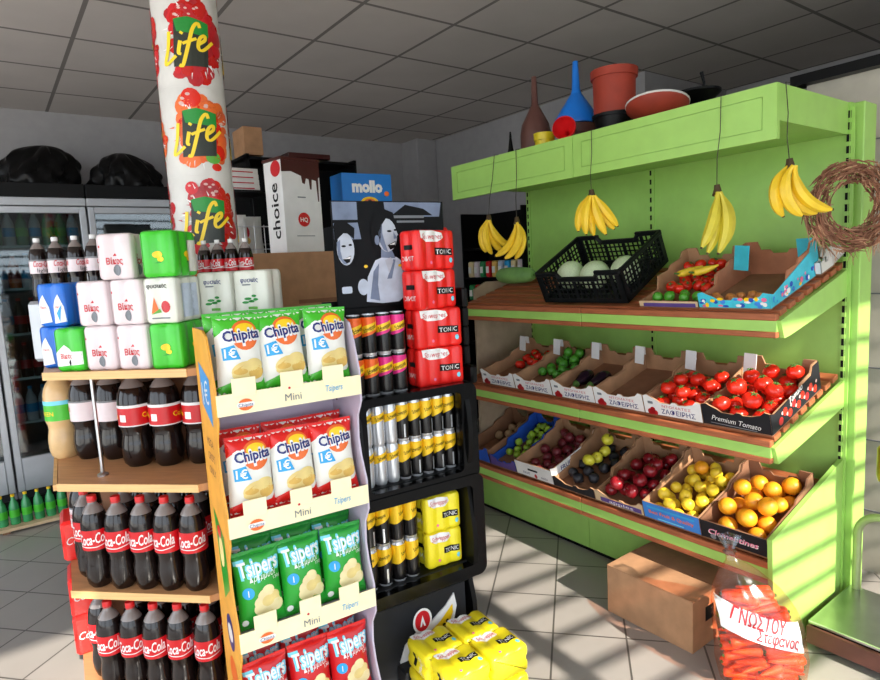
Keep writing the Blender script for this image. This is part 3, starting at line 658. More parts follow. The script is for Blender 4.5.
for k, y in enumerate((1.64,)):
    flower_pot('brown pot holding up the black bowl on the canopy', 'pot_brown', T(canopy_at(1.60, 2.71)), .05, .07, .220)

# ------------------------------------------------------------------ brown box, carrots, platform scale
BX = T((2.045, 1.232, 0))
o = thing('cardboard_box', 'closed brown cardboard box on the floor under the bottom shelf', 'box', BX)
MB().box((0, 0, 0), (.34, .405, .212), 'cardboard', c=.002).build('box_body', o)
m = MB()
m.box((.0, 0, 0), (.169, .405, .003), 'cardboard', T((0, 0, .2125)) @ Ry(-1.0)); m.build('lid_flap', o)
MB().box((-.169, 0, 0), (0, .405, .003), 'cardboard', T((.34, 0, .2125)) @ Ry(1.0)).build('lid_flap', o)
MB().box((.09, -.0005, .10), (.15, -.0002, .16), 'black_ink').build('printed_mark', o)
# bag
BH = .478
def bagfn(u, v):
    a = 2 * pi * u
    prof = [(0, .66), (.06, .92), (.22, 1.0), (.45, .97), (.60, .90), (.74, .72), (.86, .44), (.94, .16), (1, .09)]
    for (v0, r0), (v1, r1) in zip(prof, prof[1:]):
        if v <= v1: rr_ = r0 + (r1 - r0) * (v - v0) / (v1 - v0); break
    wr = 1 + .03 * sin(7 * a + 5 * v) * v + .02 * sin(3 * a - 7 * v) + .018 * sin(17 * a + 13 * v) * v
    return (.160 * rr_ * cos(a) * wr - .095 * v * v, .105 * rr_ * sin(a) * wr + .06 * v * v, .004 + BH * v)
BG = T((2.100, .955, 0)) @ Rz(-36) @ T((-.035, .0, 0))
bag = thing('plastic_bag', 'clear plastic bag of carrots with red lettering in front of the green stand', 'bag', BG)
m = MB(); m.surf(bagfn, 72, 44, 'bag_film'); m.build('bag_film', bag)
def onbag(off):
    def f(x, z):
        v = max(0, min(1, (z - .004) / BH)); lo, hi = .5, 1.0
        for _ in range(24):
            mid = (lo + hi) / 2
            if bagfn(mid, v)[0] < x: lo = mid
            else: hi = mid
        q = Vector(bagfn(lo, v)); return (q.x, q.y - off, q.z)
    return f
m = MB(); m.decal([(-.172, .352), (.094, .264), (.098, .170), (-.166, .256)], onbag(.003), 'white_ink', .010)
m.text('ΓΝΩΣΤΟΥ', onbag(.006), 'red_ink', .046, (-.052, .290), bold=.015, width=.178, rot=-17, edge=.008)
m.text('Στεφανος', onbag(.006), 'red_ink', .036, (.004, .230), bold=.012, width=.15, rot=-17, edge=.008)
m.build('printed_band', bag)
MB().lathe([(.016, BH - .005), (.022, BH + .003), (.014, BH + .012), (.030, BH + .045), (.036, BH + .06), (.020, BH + .055)], 14, 'clear_plastic', T((-.095, .06, 0)), 5, .2).build('gathered_top', bag)
def make_carrot():
    o = MB().lathe([(1e-4, -.085), (.004, -.08), (.008, -.04), (.012, .01), (.016, .055), (.0165, .072), (.010, .08), (1e-4, .081)], 12, 'carrot').build('carrot'); tag(o, 'x', 'carrot')
    MB().lathe([(.006, .078), (.005, .088), (1e-4, .089)], 8, 'calyx').build('crown', o); return o
car = Kind(make_carrot); r = random.Random(11)
for layer in range(10):
    z = .028 + .034 * layer; v = (z - .004) / BH; sc_l = .86 if layer == 0 else 1.0 if v < .45 else .88 if v < .60 else .68
    aa = r.uniform(-30, 30); Lr = Rz(aa)
    for y in (-.056, -.019, .018, .055):
        y *= sc_l ** .5
        ca, sa = cos(radians(aa)), sin(radians(aa)); A, B = .148 * sc_l, .084 * sc_l
        # chord of the bag's oval along the tilted row
        qa = (ca / A) ** 2 + (sa / B) ** 2; px_, py_ = -sa * y, ca * y; qb = px_ * ca / A ** 2 + py_ * sa / B ** 2; qc = (px_ / A) ** 2 + (py_ / B) ** 2 - 1
        ds = qb * qb - qa * qc
        if ds <= 0: continue
        t0, t1 = (-qb - sqrt(ds)) / qa, (-qb + sqrt(ds)) / qa; ln = t1 - t0
        if ln < .09: continue
        n = 2 if ln > .20 else 1
        for k in range(n):
            c0 = t0 + ln * (k + .5) / n; s_ = min(1.25, ln / n / .176); fl = r.choice((90, -90))
            car.place(BG @ T((px_ + ca * c0 - .095 * v * v, py_ + sa * c0 + .06 * v * v, z)) @ Lr @ Ry(fl) @ Matrix.Diagonal((1, 1, s_ * .97, 1)), 'orange carrot inside the clear plastic bag', 'carrots in the plastic bag')

PX = T((0, 0, 0))
sc_ = thing('platform_scale', 'metal platform scale with a pale green tube frame at the end of the green stand', 'scale', T((2.66, .65, 0)))
m = MB(); m.box((-.255, -.36, .105), (.145, .318, .118), 'steel', c=.003); m.build('weighing_plate', sc_)
m = MB()
for lo, hi in (((-.265, -.37, .03), (-.25, .32, .10)), ((.14, -.37, .03), (.152, .32, .10)), ((-.25, .305, .03), (.14, .32, .10)), ((-.25, -.37, .03), (.14, -.355, .10))): m.box(lo, hi, 'pot_brown', c=.002)
m.box((-.235, -.355, .06), (.14, .305, .105), 'dark_grey'); m.build('base_frame', sc_)
for x in (-.2, .10):
    for y in (-.3, .29): MB().lathe([(1e-4, 0), (.02, 0), (.02, .06), (1e-4, .06)], 12, 'black', T((x, y, 0))).build('foot', sc_)
q = [(.128, .290, .118), (.128, .290, .36)] + [(.128, .290 - .09 * (1 - cos(a)), .36 + .09 * sin(a)) for a in [pi * k / 14 for k in range(1, 14)]] + [(.128, .118, .36), (.128, .118, .118)]
MB().tube(q, .016, 'scale_green', 10).build('tube_frame', sc_)
MB().box((.06, -.02, .119), (.13, .06, .80), 'silver_paint', c=.006).build('column', sc_)
m = MB(); m.lathe([(1e-4, 0), (.05, 0), (.055, .02), (.055, .13), (.04, .15), (1e-4, .15)], 20, 'brass', T((.10, .165, .62))); m.build('counterweight', sc_)
# pale partition behind the stand
struct(MB().box((3.22, FY + .06, 0), (3.25, 1.35, 2.30), 'panel_beige').build('wall_partition'))
m = MB()
for k in range(6): m.box((3.212, FY + .08, .3 + .34 * k), (3.22, 1.34, .306 + .34 * k), 'grey')
struct(m.build('trim_2'))
m = MB(); m.box((3.16, -.3, 2.30), (3.26, 1.4, 2.345), 'black'); struct(m.build('trim_3'))

# ------------------------------------------------------------------ crisp stand (cream lips, orange sides)
FC = frame(.488, 1.728, 0, -5)
CW, CD = .432, .25
LIPS = [1.16, .80, .445, .09]
stand = thing('snack_display', 'cardboard snack display with orange sides and cream shelf lips full of crisp bags', 'display stand', FC)
def wave(dy=0):
    q = []
    for k in range(4):
        z = LIPS[k]; nz = LIPS[k + 1] if k < 3 else -.27
        q += [(dy + 0, z + .075), (dy + 0, z - .02), (dy + .035, z - .075), (dy + .042, z - .15), (dy + .03, z - .21)]
    q = [(.10, 1.40), (.055, 1.385), (.03, 1.33)] + q
    q = [p for p in q if p[1] > 0] + [(0.0, 0), (CD, 0), (CD, 1.40)]
    return q
for x, nm in ((-.006, 'side_panel'), (CW, 'side_panel')):
    m = MB(); m.prism(wave(), 0, .006, 'stand_orange' if x < 0 else 'stand_inner', YZ(x))
    if x < 0:
        F2 = lambda a, b: (-.0068, a, b); F3 = lambda a, b: (-.0075, a, b)
        m.decal([(.20, 1.30), (.06, 1.26), (.06, 1.12), (.19, 1.17)], F2, 'stand_blue', .1); m.text('1€', lambda a, b: (-.0075, .26 - a, b), 'white_ink', .07, (.13, 1.212), rot=8)
        for k, (wd, s_) in enumerate((('MEGA', .02), ('CRISPS', .02), ('ONLY', .02))): m.text(wd, lambda a, b: (-.0075, .26 - a, b), 'cardboard_dark', .024, (.13, 1.06 - .045 * k), width=.09)
        m.decal([(.19, .84), (.07, .78), (.06, .62), (.14, .56)], F2, 'bag_deepgreen', .1); m.decal(ell(.12, .72, .03, .05), F3, 'chip_pale'); m.decal(ell(.13, .78, .025, .02), F3, 'bag_red')
        m.decal(ell(.11, .46, .045, .06), F2, 'blue_ink'); m.decal(ell(.11, .46, .03, .03), F3, 'bag_white'); m.decal(ell(.12, .32, .05, .05), F2, 'orange_ink'); m.decal([(.19, .2), (.07, .22), (.06, .08), (.15, .04)], F2, 'bag_deepred', .1)
    m.build(nm, stand)
MB().box((0, CD - .006, .0), (CW, CD, 1.40), 'stand_inner').build('back_panel', stand)
for z in LIPS:
    m = MB(); m.box((0, .002, z + .034), (CW, CD - .006, z + .038), 'stand_inner'); m.box((0, .004, z - .002), (CW, CD - .006, z + .002), 'stand_inner'); m.box((0, CD - .012, z + .002), (CW, CD - .008, z + .034), 'stand_inner'); t_ = m.build('shelf_tray', stand)
    m = MB(); m.box((-.004, -.004, z), (CW + .004, 0, z + .062), 'lip_cream', c=.001)
    for k, x in enumerate((.075, .215, .345)):
        m.box((x - .034, -.0052, z + .05), (x + .034, -.001, z + .104), 'lip_cream', c=.001)
    f = flat(-.0062)
    m.decal(ell(.075, .026 + z, .022, .017), f, 'orange_ink'); m.decal(rrect(.05, z + .02, .10, z + .033, .005), flat(-.0068), 'white_ink'); m.text('Chipita', flat(-.0074), 'blue_ink', .010, (.075, z + .026), width=.042)
    m.text('Mini', f, 'grey_ink', .022, (.215, z + .028), width=.05); m.decal(ell(.205, z + .055, .004, .004, 8), f, 'red_ink'); m.text('Tsipers', f, 'sky_ink', .020, (.345, z + .036), shear=.2, width=.055)
    m.build('cream_lip', t_)

def bag_kind(name, body, cap, kind):
    w, h, Tk = .140, .237, .037
    def pos(x, z, front=True):
        v = max(0, min(1, z / h)); u = max(-.5, min(.5, x / w)); e = sin(pi * min(1, max(0, (v - .05) / .90))) if .05 < v < .95 else 0
        th = Tk * (max(0, 1 - abs(2 * u) ** 2.6)) ** .65 * (e ** .5 if e > 0 else 0)
        th += .0016 * sin(60 * x + 30 * z) * (1 if e > 0 else 0) * max(0, 1 - abs(2 * u)) + .002 * sin(95 * x + 2) * (max(0, 1 - v / .16) + max(0, (v - .86) / .14)) * (1 if e > 0 else 0)
        xs = x * (1 - .07 * e) ; y = -th if front else th * .7
        return Vector((xs, y - .010 * (1 - e) * (1 if v > .5 else -1) * (v - .5) * 2, z))
    def fr(off): return lambda a, b: pos(a, b) - Vector((0, off * 1.6, 0))
    def make():
        m = MB(); _d, _t = m.decal, m.text
        m.decal = lambda p, f, mt, edge=.009: _d(p, f, mt, .009)
        m.text = lambda *a, **k: _t(*a, **{**k, 'edge': .012})
        m.surf(lambda u, v: pos((u - .5) * w, v * h), 26, 36, body); m.surf(lambda u, v: pos((.5 - u) * w, v * h, False), 22, 30, cap)
        H = w / 2
        if kind == 'chipita':
            top = [(-H, h * .74)] + [(-H + w * k / 10, h * (.76 + .035 * sin(k * .9))) for k in range(1, 10)] + [(H, h * .80), (H, h), (-H, h)]
            m.decal(top, fr(.0006), cap); m.decal([(-H, 0), (H, 0), (H, h * .21)] + [(H - w * k / 10, h * (.175 - .03 * sin(k * .8))) for k in range(1, 10)] + [(-H, h * .13)], fr(.0006), cap)
            m.decal(ell(.014, h * .745, .042, .044), fr(.0011), 'orange_ink'); m.decal(ell(.016, h * .81, .030, .020), fr(.0016), 'yellow_ink')
            m.text('Chipita', fr(.0020), 'white_ink', .038, (.004, h * .755), bold=.10, width=.124, rot=4); m.text('Chipita', fr(.0026), 'blue_ink', .030, (.004, h * .755), bold=.04, width=.112, rot=4)
            m.decal([(-.058, h * .60), (-.022, h * .63), (-.006, h * .455), (-.056, h * .45)], fr(.0014), 'sky_ink'); m.text('1€', fr(.0020), 'white_ink', .026, (-.035, h * .535), bold=.02)
            for (a, b, c_, d, mt) in ((.015, .30, .050, .030, 'chip_pale'), (.022, .29, .046, .022, 'chip'), (.036, .37, .030, .020, 'chip_pale'), (.0, .26, .034, .015, 'chip_pale'), (.040, .27, .024, .017, 'chip'), (.02, .34, .028, .010, 'chip_pale'), (-.008, .30, .022, .009, 'chip')):
                m.decal(ell(a, h * b, c_, d), fr(.0010 + .0003 * len(m.f) / 4000), mt)
        else:
            m.decal([(-H, h * .90), (H, h * .92), (H, h), (-H, h)], fr(.0006), 'green_ink' if 'green' in body else 'bag_red')
            m.text('Tsipers', fr(.0012), 'cyan_ink', .056, (.0, h * .80), bold=.07, width=.136, rot=4); m.text('Tsipers', fr(.0018), 'white_ink', .044, (.0, h * .80), bold=.03, width=.122, rot=4)
            m.text('Κρεμμύδι', fr(.0012), 'white_ink', .020, (.01, h * .665), shear=.35, width=.085, rot=4); m.text('130g', fr(.0012), 'white_ink', .010, (.055, h * .60))
            m.decal(ell(-.040, h * .48, .018, .018), fr(.0012), 'sky_ink'); m.text('1', fr(.0018), 'white_ink', .02, (-.040, h * .48))
            for (a, b, r_, mt) in ((.012, .40, .026, 'cream'), (.034, .36, .024, 'chip_pale'), (-.002, .33, .024, 'cream'), (.022, .46, .020, 'cream'), (.03, .28, .030, 'chip_pale'), (.0, .25, .028, 'cream'), (.045, .24, .022, 'cream'), (.018, .33, .020, 'chip_pale')):
                m.decal(ell(a, h * b, r_, r_ * .85), fr(.0010 + .0003 * len(m.f) / 4000), mt)
            m.decal(ell(-.055, h * .10, .010, .010, 10), fr(.0012), 'white_ink')
        # crimped ends
        o = m.build(name); tag(o, 'x', 'crisp bag'); return o
    return Kind(make)
b1 = bag_kind('crisp_bag', 'bag_white', 'bag_green', 'chipita'); b2 = bag_kind('crisp_bag', 'bag_white', 'bag_red', 'chipita')
b3 = bag_kind('crisp_bag', 'bag_deepgreen', 'bag_deepgreen', 'tsipers'); b4 = bag_kind('crisp_bag', 'bag_deepred', 'bag_deepred', 'tsipers')
WHERE = ['left', 'middle', 'right']
desc = ['white and green crisp bag', 'white and red crisp bag', 'green crisp bag', 'bright red crisp bag']; sh = ['top', 'second', 'third', 'bottom']
r = random.Random(2)
for lv, kd in enumerate((b1, b2, b3, b4)):
    for q, x in enumerate((.081, .217, .353)):
        kd.place(FC @ T((x, .052, LIPS[lv] + .0418)) @ Ry(r.uniform(-2.3, 2.3)) @ Rz(r.uniform(-2.5, 2.5)) @ Rx(-7 - (q % 2) * 2), '%s at the front %s of the %s display shelf' % (desc[lv], WHERE[q], sh[lv]), 'crisp bags on the snack display')
    for q, x in enumerate((.081, .217, .353)):
        kd.place(FC @ T((x + r.uniform(-.002, .002), .142, LIPS[lv] + .048)) @ Ry(r.uniform(-2, 2)) @ Rz(r.uniform(-2.5, 2.5)) @ Rx(-7), '%s behind the %s front bag of the %s display shelf' % (desc[lv], WHERE[q], sh[lv]), 'crisp bags on the snack display')

# ------------------------------------------------------------------ black can stand
FS = frame(.930, 1.836, 0, -5)
SW = .545
cs = thing('can_display', 'tall black drinks display stand with curved sides, rounded trays and a poster on top', 'display stand', FS)
MB().prism([(.014, 0), (.47, 0), (.47, .345), (.014, .345)], 0, .15, 'dark_grey', Matrix(((1, 0, 0, 0), (0, 0, 1, .03), (0, 1, 0, 0), (0, 0, 0, 1)))).build('base_panel', cs)
m = MB(); m.prism([(.03, .30), (-.004, .33), (-.004, .372), (.03, .385)], .04, .50, 'dark_grey', YZ(0)); m.build('slanted_lip', cs)
MB().box((.03, .20, 0), (SW - .03, .212, 1.44), 'black').build('back_board', cs)
def sidew(): 
    q = [(.0, .34), (-.022, .40), (-.028, .50), (-.012, .62), (.004, .72), (-.004, .76), (-.024, .84), (-.03, .93), (-.02, 1.02), (.006, 1.09), (.02, 1.10), (.20, 1.10), (.20, .0), (.04, .0), (.045, .05), (-.002, .14), (.0, .22), (.03, .33)]
    return q
MB().prism(sidew(), 0, .02, 'black', YZ(.035)).build('curved_side', cs)
MB().prism(sidew(), 0, .02, 'black', YZ(SW - .06)).build('curved_side', cs)
def ring(zb, zt, x0, x1, y, name, inx0, inx1, inzb, inzt):
    o_ = rrect(x0, zb, x1, zt, .035, 5); i_ = rrect(inx0, inzb, inx1, inzt, .02, 5); n = len(o_)
    m = MB(); A = lambda p, yy: (p[0], yy, p[1])
    for (P0, y0, P1, y1) in ((o_, y, i_, y), (o_, y + .045, o_, y), (i_, y, i_, y + .045), (i_, y + .045, o_, y + .045)):
        m.add([A(p, y0) for p in P0] + [A(p, y1) for p in P1], [(k, (k + 1) % n, (k + 1) % n + n, k + n) for k in range(n)], 'gloss_black', smooth=False)
    return m.build(name, cs)
ring(.725, 1.105, .045, SW - .005, -.012, 'tray_frame', .078, SW - .075, .764, 1.075)
ring(.335, .745, .02, SW + .005, -.018, 'tray_frame', .035, SW - .045, .382, .705)
for z, x0, x1 in ((1.100, .014, SW - .02), (.766, .06, SW - .03), (.384, .03, SW - .03)): MB().box((x0, .03, z - .008), (x1, .20, z), 'black').build('tray_floor', cs)
m = MB(); m.box((SW - .0, .02, 1.09), (SW + .03, .20, 1.16), 'black', c=.008)
for k in range(4): m.box((SW + .002, .06, 1.16 + .075 * k), (SW + .028, .20, 1.236 + .075 * k), 'black', c=.006)
m.build('ribbed_post', cs)
MB().box((SW - .052, .04, .84), (SW - .0, .045, 1.07), 'clear_plastic').build('clear_side', cs)
# leaf shaped emblem on the base
m = MB(); f = flat(.028)
EX, EZ = .028, -.052
leaf = [(.145, .06), (.135, .13), (.16, .19), (.215, .225), (.28, .245), (.345, .285), (.385, .325), (.395, .27), (.375, .20), (.33, .14), (.27, .10), (.23, .07), (.20, .0), (.16, .0)]
leaf = [(p[0] + EX, p[1] + EZ) for p in leaf]
m.prism(leaf, -.028, -.022, 'white', Matrix(((1, 0, 0, 0), (0, 0, -1, 0), (0, 1, 0, 0), (0, 0, 0, 1))))
inn = [(.165, .07), (.16, .12), (.19, .165), (.25, .195), (.32, .235), (.375, .285), (.375, .25), (.355, .20), (.315, .155), (.26, .12), (.22, .09), (.19, .03), (.17, .03)]
inn = [(p[0] + EX, p[1] + EZ) for p in inn]
m.decal(inn, flat(.0212), 'yellow_ink', .2); m.text('Schweppes', flat(.0206), 'black_ink', .055, (.275 + EX, .165 + EZ), shear=.15, bold=.02, width=.20, rot=38)
m.decal(ell(.238 + EX, .262 + EZ, .042, .05), flat(.0212), 'white', .2); m.decal(ell(.238 + EX, .262 + EZ, .033, .041), flat(.0206), 'red_ink', .2)
m.decal([(p[0] + EX, p[1] + EZ) for p in [(.238, .285), (.225, .24), (.233, .24), (.238, .26), (.243, .24), (.251, .24)]], flat(.0200), 'white_ink', .2)
m.build('leaf_emblem', cs)
MB().box((.15, -.045, .02), (.27, .028, .075), 'dark_grey', c=.006).build('foot_plate', cs)
# poster: two laughing people in dark blue and white
PO = FS @ T((.075, .168, 1.412))
po = thing('poster', 'framed dark blue and white photo poster of two laughing people above the cans', 'poster', PO)
PWd, PH = .47, .388
m = MB(); m.box((0, 0, 0), (PWd, .008, PH), 'photo_dark', c=.002); m.build('poster_board', po)
m = MB(); g = lambda k: flat(-.0006 - .0004 * k)
m.decal([(.004, .32), (.10, .32), (.10, .384), (.004, .384)], g(0), 'photo_mid', .3); m.decal([(.004, .25), (.11, .25), (.10, .31), (.004, .308)], g(0), 'photo_mid', .3)
m.decal([(.215, .33), (.45, .33), (.46, .384), (.21, .384)], g(0), 'photo_mid', .3); m.decal([(.24, .335), (.30, .375), (.38, .36), (.42, .335)], g(1), 'photo_dark', .3)
m.decal(rrect(.24, .325, .38, .335, .002), g(2), 'grey_ink', .3); m.decal(rrect(.26, .308, .38, .316, .002), g(2), 'grey_ink', .3)
# man
m.decal([(.115, .02), (.125, .11), (.16, .17), (.20, .185), (.25, .18), (.29, .15), (.315, .10), (.305, .05), (.25, .012), (.18, .01)], g(3), 'photo_light', .3)
m.decal([(.185, .18), (.19, .24), (.235, .20), (.245, .175)], g(4), 'photo_mid', .3); m.decal(ell(.215, .262, .042, .062), g(5), 'photo_skin', .3)
m.decal([(.15, .24), (.148, .30), (.17, .345), (.21, .352), (.245, .335), (.215, .325), (.195, .30), (.19, .26), (.17, .20)], g(6), 'photo_dark', .3)
m.decal(ell(.172, .245, .010, .018), g(7), 'photo_mid', .3); m.decal([(.215, .225), (.25, .24), (.245, .215), (.225, .208)], g(7), 'photo_dark', .3); m.decal([(.222, .226), (.247, .236), (.244, .226)], g(8), 'white_ink', .3)
m.decal(ell(.225, .277, .010, .004, 10), g(7), 'photo_dark', .3); m.decal(ell(.250, .281, .006, .004, 10), g(7), 'photo_dark', .3); m.decal([(.242, .275), (.258, .25), (.242, .248)], g(7), 'photo_mid', .3)
m.decal([(.205, .10), (.235, .172), (.245, .17), (.225, .10)], g(4), 'photo_mid', .3)
m.decal([(.176, .30), (.182, .24), (.198, .208), (.216, .200), (.206, .23), (.196, .27), (.196, .31)], g(6), 'photo_mid', .3)      # cheek and jaw
m.decal([(.246, .300), (.262, .262), (.254, .258), (.247, .27)], g(6), 'photo_skin', .3); m.decal([(.160, .30), (.17, .345), (.205, .36), (.245, .345), (.25, .318), (.225, .330), (.20, .318), (.186, .285), (.17, .262)], g(8), 'photo_dark', .3)
m.decal([(.13, .03), (.15, .13), (.175, .16), (.165, .08), (.17, .02)], g(5), 'photo_mid', .3); m.decal([(.285, .03), (.28, .10), (.262, .16), (.30, .14), (.315, .09), (.305, .045)], g(5), 'photo_mid', .3)
m.decal([(.20, .17), (.215, .12), (.235, .165), (.225, .18)], g(6), 'photo_skin', .3)
# woman
m.decal([(.004, .02), (.01, .12), (.03, .15), (.09, .13), (.11, .02)], g(2), 'photo_dark', .3); m.decal(ell(.045, .215, .034, .058), g(3), 'photo_skin', .3)
m.decal([(.004, .30), (.03, .31), (.075, .27), (.04, .272), (.014, .25), (.004, .20)], g(4), 'photo_dark', .3); m.decal([(.03, .178), (.065, .192), (.058, .168), (.04, .162)], g(4), 'photo_dark', .3); m.decal([(.035, .180), (.063, .189), (.06, .180)], g(5), 'white_ink', .3)
m.decal([(.012, .24), (.014, .19), (.034, .162), (.05, .16), (.03, .18), (.024, .21), (.026, .25)], g(5), 'photo_mid', .3); m.decal([(.0, .29), (.02, .285), (.05, .276), (.08, .25), (.084, .29), (.05, .315), (.01, .315)], g(6), 'photo_dark', .3); m.decal([(.072, .16), (.09, .19), (.088, .25), (.10, .20), (.095, .13)], g(6), 'photo_dark', .3)
m.decal(ell(.038, .226, .009, .004, 10), g(4), 'photo_dark', .3); m.decal(ell(.064, .230, .007, .004, 10), g(4), 'photo_dark', .3)
m.decal(rrect(.02, .055, .06, .08, .006), g(4), 'photo_light', .3); m.decal(ell(.105, .075, .022, .03), g(5), 'photo_light', .3); m.decal(ell(.12, .15, .008, .006, 10), g(6), 'yellow_ink', .3); m.decal(ell(.262, .148, .008, .006, 10), g(6), 'yellow_ink', .3)
m.build('printed_photo', po)

# cans
def can_kind(name, base, band, r, h, style):
    def make():
        pr = [(1e-4, .004, 'can_silver'), (r * .72, .003, 'can_silver'), (r * .82, 0, 'can_silver'), (r * .98, .010, base), (r, .016, base), (r, h * .93, 'can_silver' if style != 'fruit' else base), (r * .86, h * .985, 'can_silver'), (r * .87, h, 'can_silver'), (r * .80, h, 'can_silver'), (r * .79, h - .005, 'can_silver'), (1e-4, h - .005)]
        m = MB(); m.lathe(pr, 20, base)
        C = cyl(r, .0004); C2 = cyl(r, .0008); P_ = pi * r * .98
        if style == 'fruit':
            m.decal([(-P_, h * .55), (-P_ * .4, h * .44), (P_ * .1, h * .52), (P_ * .5, h * .62), (P_, h * .55), (P_, h * .93), (-P_, h * .93)], C, band, .008)
            m.decal([(-P_ * .6, h * .50), (P_ * .6, h * .66), (P_ * .6, h * .86), (-P_ * .6, h * .66)], C2, 'can_yellow', .008); m.text('Schweppes', cyl(r, .0012), 'black_ink', .016, (0, h * .67), width=.050, rot=22, bold=.02)
        elif style == 'silver':
            m.decal([(-P_ * .7, h * .52), (P_ * .7, h * .74), (P_ * .7, h * .92), (-P_ * .7, h * .72)], C, 'can_yellow', .008); m.text('Schweppes', C2, 'black_ink', .014, (0, h * .72), width=.046, rot=18, bold=.02)
        else:
            m.decal([(-P_, h * .48), (-P_ * .4, h * .46), (P_ * .2, h * .60), (P_ * .55, h * .70), (P_, h * .48), (P_, h * .93), (-P_, h * .93)], C, 'can_yellow', .008)
            m.text('Schweppes', C2, 'black_ink', .014, (0, h * .74), width=.044, rot=18, bold=.02); m.decal([(.3 * r, h * .1), (.55 * r, h * .1), (.55 * r, h * .44), (.3 * r, h * .44)], C, 'can_silver', .008)
        o = m.build(name); tag(o, 'x', 'can'); return o
    return Kind(make)
ko = can_kind('drink_can', 'can_black', 'can_orange', .0277, .147, 'fruit'); kp = can_kind('drink_can', 'can_black', 'can_pink', .0277, .147, 'fruit')
ks = can_kind('drink_can', 'can_silver', 'can_yellow', .0245, .147, 'silver'); ky = can_kind('drink_can', 'can_black', 'can_yellow', .0245, .147, 'tonic'); kt = can_kind('drink_can', 'can_black', 'can_yellow', .0275, .155, 'tonic')
LV = ['lower', 'upper']
r = random.Random(4)
for lv in (0, 1):
    for q in range(1, 6):
        kd, cn_ = (kp, 'pink and black') if q in (0, 4, 5) else (ko, 'orange and black')
        kd.place(FS @ T((-.03 + .0566 * q, .060, 1.1005 + .1475 * lv)) @ Rz(r.uniform(-30, 30)), '%s can in the %s row of the top tray, %s from the left' % (cn_, LV[lv], ORD[q - 1]), 'cans on the black display')
    for q in range(8):
        kd, cn_ = (ks, 'silver') if q < 3 else (ky, 'yellow and black')
        kd.place(FS @ T((.104 + .0505 * q, .068, .7665 + .1475 * lv)) @ Rz(r.uniform(-40, 40) if q > 2 else r.uniform(-12, 12)), '%s can in the %s row of the middle tray, %s from the left' % (cn_, LV[lv], ORD[q]), 'cans on the black display')
    for q in range(4):
        kt.place(FS @ T((.086 + .0575 * q, .062, .3845 + .1555 * lv)) @ Rz(r.uniform(-50, 50)), 'yellow and black can in the %s row of the bottom tray, %s from the left' % (LV[lv], ORD[q]), 'cans on the black display')

# shrink wrapped packs
def pack_kind(name, mat, nx, ny, r, h, deco=None, grid='std', cat='drinks pack'):
    W_, D_ = 2 * r * nx, 2 * r * ny
    def outline(k_in):
        pts = []; rr_ = r - k_in
        def edge(n_, fx):
            for i in range(n_):
                for a in (-50, -25, 0, 25, 50):
                    fx(i, radians(a), rr_)
        e = []
        dip = .55
        for i in range(nx):
            for a in (-60, -30, 0, 30, 60): e.append((-W_ / 2 + r + 2 * r * i + rr_ * sin(radians(a)) * 1.0, -D_ / 2 + r - rr_ * (1 - dip * (1 - cos(radians(a))))))
        for i in range(ny):
            for a in (-60, -30, 0, 30, 60): e.append((W_ / 2 - r + rr_ * (1 - dip * (1 - cos(radians(a)))), -D_ / 2 + r + 2 * r * i + rr_ * sin(radians(a))))
        for i in range(nx):
            for a in (-60, -30, 0, 30, 60): e.append((W_ / 2 - r - 2 * r * i - rr_ * sin(radians(a)), D_ / 2 - r + rr_ * (1 - dip * (1 - cos(radians(a))))))
        for i in range(ny):
            for a in (-60, -30, 0, 30, 60): e.append((-W_ / 2 + r - rr_ * (1 - dip * (1 - cos(radians(a)))), D_ / 2 - r - 2 * r * i - rr_ * sin(radians(a))))
        return e
    def make():
        m = MB(); rings = [(.008, 0.0), (.002, .005), (0, .014), (0, h - .014), (.003, h - .004), (.010, h)]
        n = len(outline(0)); vs = []
        for k_in, z in rings: vs += [(a, b, z) for a, b in outline(k_in)]
        fs = [(j * n + i, j * n + (i + 1) % n, (j + 1) * n + (i + 1) % n, (j + 1) * n + i) for j in range(len(rings) - 1) for i in range(n)]
        fs += [tuple(range(n - 1, -1, -1)), tuple(range((len(rings) - 1) * n, len(rings) * n))]
        m.add(vs, fs, mat)
        def front(off):
            def f(a, b):
                ph = ((a + W_ / 2) % (2 * r)) - r; s_ = max(-.87, min(.87, ph / r)); al = math.asin(s_)
                return (a, -D_ / 2 + r - (r) * (1 - .55 * (1 - cos(al))) - off, b)
            return f
        def sidef(off):
            def f(a, b):
                ph = ((a + D_ / 2) % (2 * r)) - r; s_ = max(-.87, min(.87, ph / r)); al = math.asin(s_)
                return (-(W_ / 2 - r + r * (1 - .55 * (1 - cos(al)))) - off, a, b)
            return f
        def sider(off): return lambda a, b: (lambda q: (-q[0], q[1], q[2]))(sidef(off)(a, b))
        if deco: deco(m, front, sidef, sider, W_, D_, h)
        o = m.build(name); tag(o, 'x', cat); return o
    return Kind(make)
